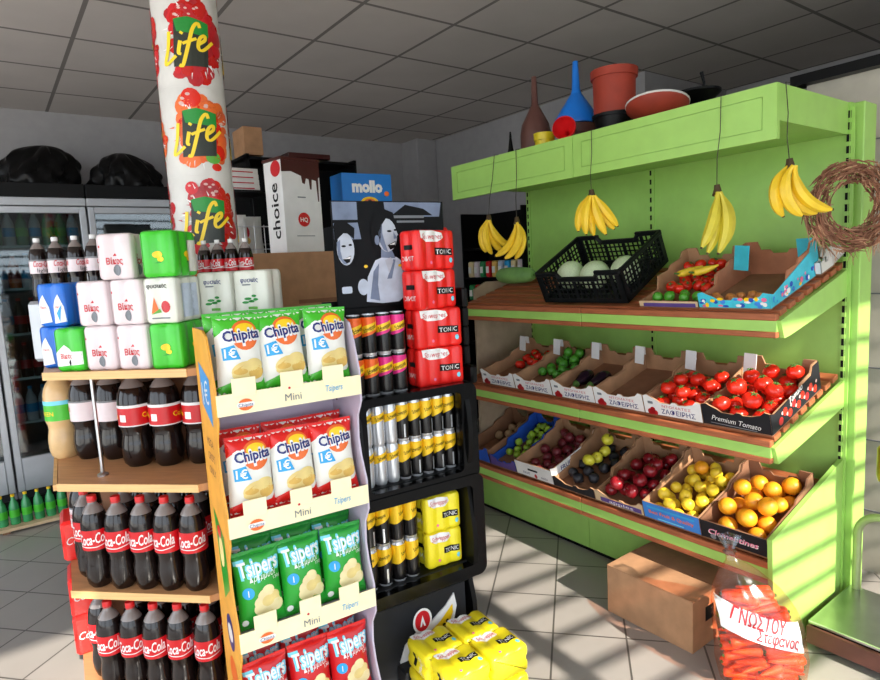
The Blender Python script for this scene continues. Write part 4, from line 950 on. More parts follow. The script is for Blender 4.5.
def deco_tonic(m, f, s, s2, W_, D_, h):
    m.decal([(-W_ * .42, h * .98), (-W_ * .40, h * .80), (-W_ * .25, h * .70), (W_ * .05, h * .70), (W_ * .18, h * .80), (W_ * .14, h * .92), (-W_ * .05, h * .98)], f(.001), 'white_ink', .015); m.text('Schweppes', f(.002), 'red_ink', .020, (-W_ * .12, h * .84), width=W_ * .50, shear=.2)
    m.decal([(-W_ * .04, h * .55), (W_ * .40, h * .52), (W_ * .40, h * .34), (-W_ * .04, h * .37)], f(.001), 'black_ink', .015); m.text('TONIC', f(.002), 'white_ink', .017, (W_ * .18, h * .445), width=W_ * .37)
    m.decal(ell(W_ * .36, h * .22, .008, .010, 10), f(.001), 'cyan_ink', .02); m.decal(ell(-W_ * .16, h * .18, .005, .006, 10), f(.001), 'pink_ink', .02)
    m.decal(rrect(-D_ * .25, h * .52, D_ * .2, h * .64, .003), s(.001), 'black_ink', .015)
    m.text('TONIC', s(.002), 'white_ink', .018, (0, h * .3), width=D_ * .6)
kred = pack_kind('can_pack', 'pack_red', 4, 2, .025, .145, deco_tonic); kyel = pack_kind('can_pack', 'pack_yellow', 3, 2, .0265, .142, deco_tonic)
for k in range(4):
    kred.place(FS @ T((.425 if k < 2 else .416, .088, 1.1005 + .1458 * k)) @ Rz(-2 if k < 2 else 14), 'red tonic can pack, %s from the bottom of the red stack on the black stand' % ORD[k], 'red tonic packs')
for k in range(2): kyel.place(FS @ T((.398, .092, .3845 + .143 * k)) @ Rz(-2), 'yellow tonic can pack in the bottom tray of the black stand, the %s one' % LV[k], 'yellow tonic packs')
for k in range(3): kred.place(FS @ T((.52, .30, 1.2715 + .1458 * k)) @ Rz(-8), '%s red can pack from the bottom of the stack hidden behind the black stand' % ORD[k], 'red tonic packs')
MB_ = MB().box((.39, .235, 0), (.62, .37, 1.27), 'black'); o = MB_.build('storage_plinth', X=FS); tag(o, 'black storage plinth behind the can stand under the rear red packs', 'plinth')
# four yellow packs lying on the floor, on a lower layer of two standing ones
for i in range(2):
    for j in range(2):
        X = frame(1.158 + .164 * i, 1.556 + .146 * j - .012 * i, 0, -5)
        kyel.place(X @ T((0, .0, 0)) @ T((0, 0, .107)) @ T((0, -.142/2 + .071 - .07, .0555)) @ Rx(-90) @ T((0, 0, 0)), 'yellow tonic can pack lying on top of the floor pile, %s %s one' % (['front', 'rear'][j], ['left', 'right'][i]), 'yellow tonic packs on the floor')
        kyel.place(X @ T((0, -.07, .053)) @ Rx(-90), 'yellow tonic can pack at the bottom of the floor pile, %s %s one' % (['front', 'rear'][j], ['left', 'right'][i]), 'yellow tonic packs on the floor')

# ------------------------------------------------------------------ wooden shelf unit of cola around the column
FK = frame(.489, 1.981, 0, -45.6)
KB = [.140, .520, .897, 1.272]
ku = thing('drinks_shelf', 'four tier wooden drinks shelf around the column, stacked with cola bottles and can packs', 'shelf', FK)
plan = [(-.522, 0), (-.015, 0), (.245, .235), (.245, .372), (-.842, .372)]
for z in KB:
    o = MB().prism(plan, z - .024, z, 'board').build('shelf_board', ku)
    MB().box((-.524, -.004, z - .025), (-.014, 0, z + .001), 'wood_edge').build('wood_edging', o)
MB().prism([(-.512, .02), (-.03, .02), (.2, .225), (.2, .36), (-.79, .36)], 0, KB[0] - .024, 'board').build('plinth', ku)
m = MB(); m.box((-.83, .373, 0), (.24, .384, KB[3] - .0), 'cardboard_dark'); m.build('back_panel', ku)
for s_, t_ in ((-.42, .085),): 
    MB().tube([(s_, t_, KB[2]), (s_, t_, KB[3] - .024)], .006, 'steel', 10).build('chrome_rod', ku)
    MB().lathe([(.018, 0), (.018, .006), (.007, .012), (.007, .03)], 14, 'steel', T((s_, t_, KB[2]))).build('rod_foot', ku)
MB().box((0, 0, 0), (.49, .012, .02), 'wood_edge', T((-.524, -.002, KB[2] - .022)) @ Rz(130.6)).build('side_edging', ku)

def cola_kind(name, R, H, style, cap='red_cap', cat='cola bottle'):
    k = H / .318; q = R / .0445
    def make():
        B, N = ('cola', 'cola_neck') if style != 'ale' else ('juice', 'juice')
        pr = [(1e-4, .004), (.020, .003), (.030, .0), (.040, .012), (.0435, .030), (.044, .060), (.0420, .082), (.0385, .104), (.0400, .122), (.044, .134), (.0445, .138), (.0445, .208), (.0440, .212), (.0435, .226), (.040, .245), (.034, .262, N), (.026, .276, N), (.018, .286, N), (.0138, .293, N), (.0138, .300, N), (.017, .3005, N), (.0135, .302, N)]
        pr = [tuple([p[0] * q if p[0] > 1e-3 else p[0], p[1] * k] + list(p[2:])) for p in pr]
        m = MB(); m.lathe(pr, 30, B)
        for i, (x_, y_, z_) in enumerate(m.v):                 # five lobed foot
            if .001 < z_ < .045 * k and x_ * x_ + y_ * y_ > 1e-5:
                s_ = 1 - .16 * (.5 + .5 * cos(5 * atan2(y_, x_))) * (1 - z_ / (.045 * k)); m.v[i] = (x_ * s_, y_ * s_, z_)
        # lobed foot
        o = m.build(name); tag(o, 'x', cat)
        rc = .0155 * min(1.1, q); MB().lathe([(rc, .297 * k), (rc, .315 * k), (rc * .93, .318 * k), (1e-4, .318 * k)], 20, cap).build('cap', o)
        Rl = .0449 * q; L = MB(); C = lambda e: (lambda a, b: ((Rl + e) * sin(a / Rl), -(Rl + e) * cos(a / Rl), b)); P_ = pi * Rl
        z0, z1 = .138 * k, .208 * k; zc = (z0 + z1) / 2
        lm = {'coke': 'cola_red', 'light': 'pack_white', 'zero': 'cola_red', 'ale': 'bag_green'}[style]
        L.lathe([(Rl, z0), (Rl, z1)], 28, lm)
        if style == 'coke':
            for off in (-.5, .5):
                L.text('Coca-Cola', C(.0006), 'white_ink', .036 * k, (P_ * off, zc + .006), shear=.35, bold=.025, width=.105 * q, rot=6, edge=.008)
                L.decal([(P_ * off - .05, z0 + .012), (P_ * off + .01, z0 + .010), (P_ * off + .05, z0 + .018), (P_ * off + .05, z0 + .021), (P_ * off + .01, z0 + .013), (P_ * off - .05, z0 + .015)], C(.0006), 'white_ink', .008)
        elif style == 'zero':
            L.lathe([(Rl + .0004, z1 - .010), (Rl + .0004, z1)], 28, 'white'); L.lathe([(Rl + .0004, z0), (Rl + .0004, z0 + .004)], 28, 'white')
            for off in (-.55, .25): L.text('Cola', C(.0006), 'yellow_ink', .018, (P_ * off, zc), bold=.02, edge=.01); L.decal(rrect(P_ * off + .035, zc - .02, P_ * off + .06, zc + .005, .002), C(.0006), 'white_ink', .01)
        elif style == 'light':
            L.lathe([(Rl + .0004, z1 - .006), (Rl + .0004, z1)], 28, 'grey'); 
            for off in (-.45, .45): L.text('Coca-Cola', C(.0006), 'red_ink', .022, (P_ * off, zc + .01), shear=.35, bold=.02, width=.06, edge=.008); L.text('light', C(.0006), 'black_ink', .016, (P_ * off, zc - .014), edge=.008)
        else:
            L.lathe([(Rl + .0004, z1 - .016), (Rl + .0004, z1)], 28, 'cyan_ink')
            for off in (-.45, .45): L.text('GREEN', C(.0006), 'yellow_ink', .016, (P_ * off, zc - .01), bold=.02, edge=.01)
        L.build('label', o); return o
    return Kind(make)
kc = cola_kind('cola_bottle', .0435, .318, 'coke'); kl = cola_kind('cola_bottle', .053, .345, 'light', 'silver_paint'); kz = cola_kind('cola_bottle', .0545, .345, 'zero', 'black')
ka = cola_kind('soda_bottle', .055, .345, 'ale', 'green_ink', 'soda bottle')
r = random.Random(6)
G = 'cola bottles on the wooden shelf'
def FB(s, t, z, a=None): return FK @ T((s, t, z + .0006)) @ Rz(r.uniform(-62, 40) if a is None else a)
rows = [(.520, 'third', [-.532, -.448, -.356, -.266, -.176, -.084], [.116, .052, .048, .05, .048, .05]), (.140, 'lowest', [-.524, -.438, -.350, -.262, -.174, -.072], [.116, .05, .05, .048, .052, .05])]
for z, nm, ss, ts in rows:
    for q, (s_, t_) in enumerate(zip(ss, ts)):
        kc.place(FB(s_, t_, z, r.uniform(82, 122)), 'red labelled cola bottle, %s from the left in the front row of the %s tier' % (ORD[q], nm), G)
    for q, s_ in enumerate((-.405, -.312, -.220, -.126, -.032)):
        kc.place(FB(s_, .150 + .004 * q, z, None), 'red labelled cola bottle, %s from the left in the second row of the %s tier' % (ORD[q], nm), G)
    for q, s_ in enumerate((-.42, -.325, -.232, -.135, -.04)):
        kc.place(FB(s_, .266, z, None), 'red labelled cola bottle, %s from the left in the rear row of the %s tier' % (ORD[q], nm), G)
z = KB[2]
ka.place(FB(-.742, .300, z, 60), 'clear soda bottle with a green and blue label at the left of the second tier', G)
for q, (s_, t_) in enumerate(((-.628, .29), (-.514, .285), )): kl.place(FB(s_, t_, z, 20), 'cola bottle with a white label, the %s one on the second tier' % WHERE[q * 2], G)
kl.place(FB(-.402, .314, z, 20), 'cola bottle with a white label behind the red labelled ones on the second tier', G)
for q, (s_, t_) in enumerate(((-.362, .205), (-.249, .215), (-.136, .24))): kz.place(FB(s_, t_, z, 40), 'cola bottle with a plain red label, the %s one on the second tier' % WHERE[q], G)

# packs stacked on the top board
def pk_text(word, col, size=.020, mark=True, grey=True):
    def d(m, f, s, s2, W_, D_, h):
        for F_, L in ((f, W_), (s, D_), (s2, D_)):
            xs = (0,) if F_ is f else (-.03, .03)
            for x in xs:
                m.text(word, F_(.0015), col, size, (x, h * .40), width=.050, bold=.03, edge=.01)
                if mark: m.decal([(x, h * .57), (x - .006, h * .51), (x + .006, h * .51)], F_(.0012), col, .01)
                if grey: m.decal(ell(x + .004, h * .2, .012, .018, 12), F_(.0012), 'grey_ink', .01)
        m.decal(ell(-W_ * .4, h * .72, .003, .004, 8), f(.0012), col, .01)
    return d
def deco_lemon(m, f, s, s2, W_, D_, h):
    for F_ in (f, s2):
        m.decal(ell(.0, h * .48, .016, .011, 12, .4), F_(.0012), 'yellow_ink', .01); m.decal(ell(.008, h * .38, .012, .008, 12), F_(.0012), 'yellow_ink', .01); m.decal([(-.012, h * .30), (.012, h * .30), (.006, h * .34)], F_(.0012), 'green_ink', .01)
    m.decal(rrect(D_ * .05, h * .1, D_ * .42, h * .8, .005), s2(.0012), 'pack_cream', .015)
def deco_band(m, f, s, s2, W_, D_, h):
    for F_, L in ((f, W_), (s, D_)):
        m.decal([(-L * .46, h * .12), (L * .46, h * .16), (L * .46, h * .46), (L * .1, h * .46), (-L * .12, h * .62), (-L * .28, h * .52), (-L * .46, h * .42)], F_(.0010), 'white_ink', .01)
    m.text('Βίκος', f(.0018), 'red_ink', .016, (-.008, h * .36), width=.036, bold=.03, edge=.01); m.decal(ell(.0, h * .2, .004, .01, 8), f(.0018), 'black_ink', .01)
def deco_mount(m, f, s, s2, W_, D_, h):
    for F_, L in ((f, W_), (s, D_)):
        for o_ in (-L * .25, L * .25):
            m.decal([(o_ - L * .22, h * .06), (o_ + L * .20, h * .10), (o_ + L * .16, h * .45), (o_ + L * .02, h * .74), (o_ - L * .1, h * .62), (o_ - L * .20, h * .46)], F_(.0010), 'white_ink', .01); m.text('Βίκος', F_(.0018), 'red_ink', .009, (o_, h * .45), width=.024, edge=.01)
    m.decal([(.02, h * .30), (.04, h * .5), (.03, h * .1)], f(.0022), 'sky_ink', .01)
def deco_fruit(m, f, s, s2, W_, D_, h):
    m.text('φυσικός', f(.0014), 'black_ink', .013, (-.006, h * .82), width=.066, bold=.02, edge=.01); m.decal(ell(.016, h * .36, .017, .019, 14), f(.0012), 'fruit_red', .01); m.decal([(-.018, h * .58), (-.030, h * .22), (-.006, h * .26)], f(.0014), 'orange_ink', .01)
    m.decal([(-.03, h * .2), (.0, h * .24), (-.005, h * .32)], f(.0018), 'fruit_green', .01); m.decal(rrect(-.03, h * .1, .03, h * .13, .002), f(.0012), 'grey_ink', .01); m.decal(rrect(-D_ * .3, h * .1, D_ * .3, h * .85, .004), s2(.0010), 'photo_light', .015)
def deco_herb(m, f, s, s2, W_, D_, h):
    m.text('φυσικός', f(.0014), 'blue_ink', .014, (0, h * .78), width=.062, bold=.02, edge=.01); m.decal(rrect(-.026, h * .66, .0, h * .69, .002), f(.0012), 'grey_ink', .01)
    for a, b, rt in ((-.012, .36, .5), (.010, .42, -.4), (.0, .30, 0), (.016, .34, .8), (-.02, .28, -.6)): m.decal(ell(a, h * b, .011, .0045, 10, rt), f(.0012), 'green_ink', .01)
    m.decal(rrect(-.012, h * .12, .022, h * .18, .002), f(.0012), 'fruit_green', .01)
RP, HP = .0278, .1435
kw = pack_kind('can_pack', 'pack_white', 2, 3, RP, HP, pk_text('Βίκος', 'red_ink')); kg = pack_kind('can_pack', 'pack_green', 2, 3, RP, HP, deco_lemon); kgb = pack_kind('can_pack', 'pack_green', 2, 2, RP * .92, HP * .98, deco_band)
kb = pack_kind('can_pack', 'pack_blue', 2, 2, RP, HP, deco_mount); kf = pack_kind('can_pack', 'pack_cream', 2, 3, RP, HP, deco_fruit); kh = pack_kind('can_pack', 'pack_cream', 2, 2, .032, .148, deco_herb)
G = 'shrink wrapped packs on the drinks shelf'
ZT_ = 1.2722
def PKP(s, t, z, a=0): return FK @ T((s, t, z)) @ Rz(a)
lv = lambda k: ZT_ + .1445 * k
kg.place(PKP(-.090, .092, lv(0), 4), 'bottom green can pack with a yellow flower print, under the fruit printed pack', G)
kf.place(PKP(-.094, .094, lv(1), 4), 'white can pack printed with a red apple, between two green packs', G)
kg.place(PKP(-.090, .092, lv(2), 7), 'top green can pack with a yellow flower print, above the fruit printed pack', G)
kw.place(PKP(-.208, .098, lv(0), 2), 'white pink can pack in the lowest layer beside the bottom green pack', G)
kw.place(PKP(-.325, .100, lv(0), 2), 'white pink can pack in the lowest layer beside the small white banded green pack', G)
kw.place(PKP(-.214, .100, lv(1), 2), 'white pink can pack in the second layer beside the fruit printed pack', G)
kw.place(PKP(-.334, .100, lv(1), 2), 'white pink can pack in the second layer, further left beside the blue pack', G)
kw.place(PKP(-.252, .098, lv(2), 14), 'white pink can pack alone on top of the white stack', G)
kgb.place(PKP(-.432, .062, lv(0), 1), 'small green can pack with a white band at the front left of the top board', G)
kb.place(PKP(-.556, .150, lv(0), 0), 'lower blue can pack with white mountains', G)
kb.place(PKP(-.528, .130, lv(1), 0), 'upper blue can pack with white mountains', G)
for k, (s_, t_) in enumerate(((-.000, .240), (.131, .243))): kh.place(PKP(s_, t_, ZT_, 0), 'cream pack in the lower layer behind the crisp display, the %s one' % WHERE[k * 2], G)
kh.place(PKP(-.000, .240, ZT_ + .149, 0), 'cream pack with a green leaf print, left of the upper two behind the crisp display', G)
kh.place(PKP(.131, .243, ZT_ + .149, 0), 'cream pack with a green leaf print, right of the upper two behind the crisp display', G)
# riser with more bottles at the back of the top board
rz = MB().box((-.80, .262, ZT_ + .0005), (-.50, .368, ZT_ + .226), 'silver_paint', c=.012); o = rz.build('bottle_pack', X=FK); tag(o, 'pale wrapped bottle pack at the rear left carrying four cola bottles', 'drinks pack')
ksm = cola_kind('cola_bottle', .0315, .232, 'light', 'white')
for q, s_ in enumerate((-.770, -.694, -.612, -.536)): ksm.place(FK @ T((s_, .318, ZT_ + .2268)) @ Rz(15 * q - 20), 'slim cola bottle with a white label, %s of four behind the blue packs' % ORD[q], 'slim cola bottles')
o = MB().box((-.145, .317, ZT_ + .0005), (.075, .371, ZT_ + .212), 'cardboard').build('cardboard_box', X=FK)
tag(o, 'narrow brown carton carrying the cola bottles in front of the column', 'box')
ksr = cola_kind('cola_bottle', .0255, .200, 'coke', 'white')
for q, s_ in enumerate((-.112, -.060, -.008, .046)): ksr.place(FK @ T((s_, .342, ZT_ + .2126)) @ Rz(40 + 20 * q), 'slim red labelled cola bottle, %s of four in front of the poster column' % ORD[q], 'cola bottles before the column')
# red cartons and a bottle at the left side of the shelf
RX = FK @ T((-.716, .287, 0)) @ Rz(40.6)
for k, z in enumerate((.1408, .2960, .5208)):
    o = MB().box((-.06, -.09, z), (.03, .09, z + .1545), 'pack_red', c=.012)
    for a in (-.06, .06): o.text('Cola', lambda p, q: (-.0606, -p, q), 'white_ink', .04, (-a, z + .08), shear=.3)
    o.text('Cola', lambda p, q: (p, -.0906, q), 'white_ink', .03, (-.015, z + .08), shear=.3, width=.06)
    o = o.build('can_pack', X=RX); tag(o, 'red can pack at the left side of the drinks shelf, %s' % ['on the lowest tier', 'stacked on the lowest one', 'on the third tier'][k], 'drinks pack', 'red packs beside the drinks shelf')
kl.place(FK @ T((-.605, .205, .5208)) @ Rz(30), 'cola bottle with a white label at the left end of the third tier', 'cola bottles on the wooden shelf')

# ------------------------------------------------------------------ column wrapped in posters
CX, CY, CR = .712, 2.455, .114
struct(MB().lathe([(CR, 0), (CR, 2.9)], 48, 'offwhite', T((CX, CY, 0))).build('column'))
CF = frame(CX, CY, 0, -16.2)
wrap = thing('poster_wrap', 'column wrapped in juice posters with fruit and yellow Life lettering', 'posters', CF)
Rw = CR + .002
def wpos(off): return lambda a, b: ((Rw + off) * sin(a / Rw), -(Rw + off) * cos(a / Rw), b)
for k, (z0, pal) in enumerate(((2.548, 'o'), (2.235, 'r'), (1.922, 'o'), (1.609, 'r'), (1.296, 'o'))):
    hgt = .313; m = MB(); m.lathe([(Rw, z0 + .001), (Rw, z0 + hgt - .001)], 48, 'offwhite')
    rr = random.Random(40 + k); c1 = ['fruit_red', 'cola_red', 'tomato_dark'] if pal == 'r' else ['fruit_orange', 'orange_ink', 'tomato', 'fruit_orange']
    A = (Rw) * 1.0
    for sgn in (-1, 0, 1):
        cx_ = sgn * 2 * pi * Rw / 3 + (.008 if sgn == 0 else 0)
        n = 0
        for j in range(95):                                    # splash of fruit round the card
            a = rr.uniform(0, 2 * pi); q = rr.uniform(.04, .115)
            p = (cx_ + .012 + q * cos(a) * .9, z0 + .155 + q * sin(a) * 1.2); n += 1
            if p[1] < z0 + .03 or p[1] > z0 + .292 or (a > 2.4 and a < 3.9 and q > .085): continue
            s_ = rr.uniform(.010, .030); m.decal(ell(p[0], p[1], s_, s_ * rr.uniform(.7, 1.3), 10), wpos(.0004 + .00002 * n), rr.choice(c1), .015)
        for j in range(8):
            a = cx_ + rr.uniform(-.045, .065); zz = z0 + rr.uniform(.228, .275); s_ = rr.uniform(.022, .034)
            m.decal(ell(a, zz, s_, s_, 14), wpos(.0023 + .00004 * j), rr.choice(c1), .015); m.decal(ell(a - s_ * .3, zz + s_ * .35, s_ * .25, s_ * .16, 8), wpos(.0027), 'blush', .015)
        for j in range(26):
            a = rr.uniform(0, 6.28); q = rr.uniform(.07, .12); p = (cx_ + .01 + q * cos(a) * .9, z0 + .15 + q * sin(a) * 1.15); a += rr.uniform(-.5, .5)
            if not z0 + .02 < p[1] < z0 + .28: continue
            m.decal([(p[0], p[1]), (p[0] + .022 * cos(a), p[1] + .022 * sin(a)), (p[0] + .004, p[1] + .006)], wpos(.0026), 'white_ink' if j % 3 else c1[0], .02)
        if pal == 'o': m.decal(ell(cx_ + .045, z0 + .065, .028, .022, 12), wpos(.0024), 'fruit_green', .015)
        m.decal([(cx_ - .060, z0 + .066), (cx_ + .058, z0 + .072), (cx_ + .070, z0 + .222), (cx_ - .048, z0 + .226)], wpos(.0030), 'life_card', .015)
        m.decal([(cx_ - .040, z0 + .186), (cx_ + .068, z0 + .176), (cx_ + .070, z0 + .224)] + [(cx_ + .05 - .1 * t, z0 + .224 + .014 * sin(pi * t)) for t in (.2, .5, .8)] + [(cx_ - .048, z0 + .228)], wpos(.0034), 'green_ink', .015)
        g = lambda q: [(cx_ - .078 + .128 * x - .02 * (1 - y), z0 + .072 + .105 * y + .040 * x) for x, y in q]
        for q in ([(.08, 1.05), (.10, .5), (.05, .05), (.16, .02), (.36, .16)], [(.43, .62), (.42, .25), (.50, .16)], [(.42, .84), (.45, .90)], [(.92, .90), (.84, 1.08), (.72, .92), (.66, .40), (.58, -.22), (.48, -.18)], [(.50, .50), (.86, .56)], [(.92, .34), (1.10, .46), (1.08, .62), (.95, .54), (.94, .24), (1.08, .12), (1.36, .36)]):
            m.ribbon(g(q), wpos(.0042), 'life_yellow', .0125)
    m.build('life_poster', wrap)

# ------------------------------------------------------------------ drinks fridges along the back wall
def fridge(x0, x1, label, seed):
    Yf = 5.0; X = T(((x0 + x1) / 2, 5.34, 0)); W_ = (x1 - x0) / 2; fz = thing('drinks_fridge', label, 'fridge', X, 'glass door fridges along the back wall')
    m = MB(); y0, y1 = -.28, .34
    m.box((-W_, y1 - .03, .1), (W_, y1, 2.25), 'grey'); m.box((-W_, y0, .1), (-W_ + .03, y1 - .03, 2.12), 'grey'); m.box((W_ - .03, y0, .1), (W_, y1 - .03, 2.12), 'grey'); m.box((-W_ + .03, y0, .1), (W_ - .03, y1 - .03, .28), 'dark_grey')
    m.build('cabinet_body', fz)
    MB().box((-W_, y0 - .07, 2.155), (W_, y1 - .03, 2.25), 'black', c=.004).build('top_board', fz)
    MB().box((-W_, y0 - .06, 2.10), (W_, y0, 2.155), 'silver_paint', c=.004).build('silver_trim', fz)
    MB().box((-W_, y0 - .02, .0), (W_, y1, .10), 'black').build('kick_plate', fz)
    for z in (.62, .93, 1.24, 1.55, 1.84): MB().box((-W_ + .03, y0 + .05, z - .016), (W_ - .03, y1 - .05, z), 'white').build('wire_shelf', fz)
    d = MB(); b = .045
    for lo, hi in (((-W_ + .004, y0 - .05, .16), (-W_ + b, y0 - .008, 2.095)), ((W_ - b, y0 - .05, .16), (W_ - .004, y0 - .008, 2.095)), ((-W_ + b, y0 - .05, 2.05), (W_ - b, y0 - .008, 2.095)), ((-W_ + b, y0 - .05, .16), (W_ - b, y0 - .008, .39))): d.box(lo, hi, 'silver_paint', c=.004)
    d = d.build('door', fz); MB().box((-W_ + b, y0 - .03, .39), (W_ - b, y0 - .024, 2.05), 'glass').build('door_glass', d)
    MB().box((W_ - .085, y0 - .085, .95), (W_ - .065, y0 - .05, 1.45), 'silver_paint', c=.006).build('handle', d)
    return fz
fridge(-.585, .025, 'drinks fridge at the left edge of the picture', 1)
fridge(.03, .645, 'glass door drinks fridge full of bottles behind the blue packs', 1)
fridge(.65, 1.26, 'dark glass door drinks fridge behind the poster column', 2)
def fbottle(name, mat, cap, lab):
    def make():
        o = MB().lathe([(1e-4, 0), (.034, 0), (.036, .02), (.036, .13), (.030, .165), (.013, .205), (.012, .225)], 12, mat).build(name); tag(o, 'x', 'bottle')
        MB().lathe([(.014, .222), (.014, .24), (1e-4, .24)], 10, cap).build('cap', o); MB().lathe([(.0368, .06), (.0368, .12)], 12, lab).build('label', o); return o
    return Kind(make)
fb = [(fbottle('drink_bottle', 'cola', 'red_cap', 'cola_red'), 'small cola bottle'), (fbottle('drink_bottle', 'pack_white', 'sky_ink', 'sky_ink'), 'small water bottle'), (fbottle('drink_bottle', 'orange_ink', 'white', 'fruit_red'), 'small orange drink bottle'), (fbottle('drink_bottle', 'bottle_green', 'yellow_ink', 'bag_green'), 'small green bottle')]
rows_ = [(.62, [1, 1, 1, 1, 0]), (.93, [0, 0, 0, 0, 0]), (1.24, [1, 0, 0, 1, 0]), (1.55, [1, 2, 1, 2, 2]), (1.84, [3, 1, 3, 1, 3])]
SHN = ['bottom', 'second', 'middle', 'fourth', 'top']
for k, (z, ks_) in enumerate(rows_):
    for q, c_ in enumerate(ks_ + ks_[:2]):
        fb[c_][0].place(T((.105 + .076 * q, 5.16, z + .0006)), '%s, %s from the left on the %s fridge shelf' % (fb[c_][1], ORD[q], SHN[k]), 'bottles in the left fridge')
# low ledge of green bottles
o = thing('floor_ledge', 'low pale wooden ledge on the floor in front of the fridge', 'ledge', T((.10, 4.74, 0)))
MB().box((-.20, -.08, .015), (.24, .08, .035), 'cardboard_pale').build('ledge_top', o)
for x in (-.16, .20): MB().box((x - .02, -.07, 0), (x + .02, .07, .015), 'cardboard_dark').build('ledge_foot', o)
for q in range(6): fb[3][0].place(T((-.07 + .066 * q, 4.74, .0356)) @ Matrix.Diagonal((.82, .82, .82, 1)), 'small green bottle, %s from the left on the low floor ledge' % ORD[q], 'green bottles on the floor ledge')

# black bin bags on the fridge
def sack(label, X, sx, sy, sz, seed, peak):
    rr = random.Random(seed); ph = [rr.uniform(0, 6) for _ in range(8)]
    def f(u, v):
        a = 2 * pi * u; t = v; rad = (1 - t ** 2.1) ** .62 if t < 1 else 0
        w_ = 1 + .09 * sin(3 * a + ph[0] + 2 * t) + .07 * sin(7 * a + ph[1] - 6 * t) + .05 * sin(13 * a + ph[2] + 9 * t) + .03 * sin(22 * a + ph[4] - 14 * t)
        return (sx * rad * cos(a) * w_ + peak * t * t * sx, sy * rad * sin(a) * w_, sz * (t + (.09 * sin(2 * a + ph[3]) + .05 * sin(5 * a + ph[5])) * sin(pi * t)))
    o = MB().surf(f, 56, 22, 'bin_bag').build('bin_bag', X=X, smooth_angle=60); tag(o, label, 'bag')
sack('black bin bag on the fridge, the left one with a peaked top', T((.40, 5.24, 2.256)), .245, .20, .29, 1, .25)
sack('black bin bag on the fridge, the right one with a rounded top', T((.98, 5.24, 2.256)), .25, .20, .27, 2, -.10)

# ------------------------------------------------------------------ shop shelving behind the displays
gs = thing('gondola_shelf', 'grey metal shelf behind the displays carrying cartons', 'shelf', T((1.35, 3.20, 0)))
MB().box((-.42, -.30, 1.29), (.66, .32, 1.315), 'grey').build('shelf_board', gs); MB().box((-.40, .30, 0), (.60, .32, 1.29), 'grey').build('back_panel', gs)
for x in (-.41, .60): MB().box((x, -.28, 0), (x + .02, .30, 1.29), 'grey').build('side_panel', gs)
MB().box((-.36, -.26, .4), (.58, .28, .42), 'grey').build('shelf_board', gs)
CBX = frame(1.295, 2.92, 1.316, -3)
o = thing('cardboard_box', 'large plain brown carton behind the crisp display', 'box', CBX)
MB().box((-.25, 0, 0), (.245, .27, .34), 'cardboard', c=.003).build('box_body', o); MB().box((-.02, -.0015, .08), (.19, 0, .10), 'cardboard_dark').build('hand_slot', o)
wb = thing('carton', 'tall white carton with a chocolate drip printed on top, on the brown carton', 'box', frame(1.365, 2.98, 1.6580, 10))
m = MB(); m.box((-.115, 0, 0), (.115, .16, .46), 'white', c=.002); f = flat(-.0008)
m.decal([(-.115, .46), (-.115, .40), (-.06, .405), (-.03, .395), (0, .385), (.005, .35), (.02, .345), (.03, .375), (.045, .37), (.05, .32), (.06, .32), (.065, .37), (.09, .365), (.095, .26), (.102, .26), (.105, .38), (.115, .385), (.115, .46)], f, 'chocolate', .1)
m.decal(ell(.0, .165, .036, .036, 20), f, 'cola_red', .1); m.text('HQ', flat(-.0014), 'white_ink', .022, (0, .165), bold=.03); m.decal(rrect(-.03, .275, .02, .281, .002), f, 'grey_ink', .1); m.decal(rrect(-.05, .08, .06, .084, .001), f, 'grey_ink', .1)
m.decal([(-.0, 0), (.16, 0), (.16, .46), (0, .46)], lambda a, b: (-.1158, a, b), 'photo_mid', .2) if False else None
m.text('choice', lambda a, b: (-.1160, .16 - a, b), 'black_ink', .070, (.08, .21), rot=90, bold=.02, width=.28); m.decal(ell(.05, .42, .045, .04), lambda a, b: (-.1160, a, b), 'cola_red', .1)
m.build('carton_body', wb)
MB().box((-.12, -.004, .46), (.12, .164, .475), 'chocolate', c=.002).build('brown_lid', wb)
o = thing('wire_basket', 'white wire basket rack between the column and the white carton', 'rack', T((1.10, 3.22, 1.316)))
m = MB()
for z in (.0, .12, .24, .36, .48): m.bar((-.13, 0, z + .012), (.30, 0, z + .012), .003, 'wire'); 
for k in range(9): m.bar((-.13 + .054 * k, 0, .01), (-.13 + .054 * k, 0, .50), .002, 'wire')
m.build('front_grid', o); m = MB()
for x in (-.13, .30):
    for z in (.0, .24, .48): m.bar((x, 0, z + .012), (x, .26, z + .012), .003, 'wire')
    m.bar((x, .26, 0), (x, .26, .5), .003, 'wire')
m.build('side_grid', o); MB().box((-.13, .0, .30), (.30, .26, .303), 'wire').build('basket_floor', o)
MB().box((-.13, .0, .672), (.19, .25, .683), 'black').build('top_plate', o)
for x in (-.126, .186): MB().box((x - .004, .24, .0), (x + .004, .248, .672), 'black').build('upright', o)
bw = bag_kind('snack_bag', 'bag_white', 'bag_white', 'chipita') if False else None
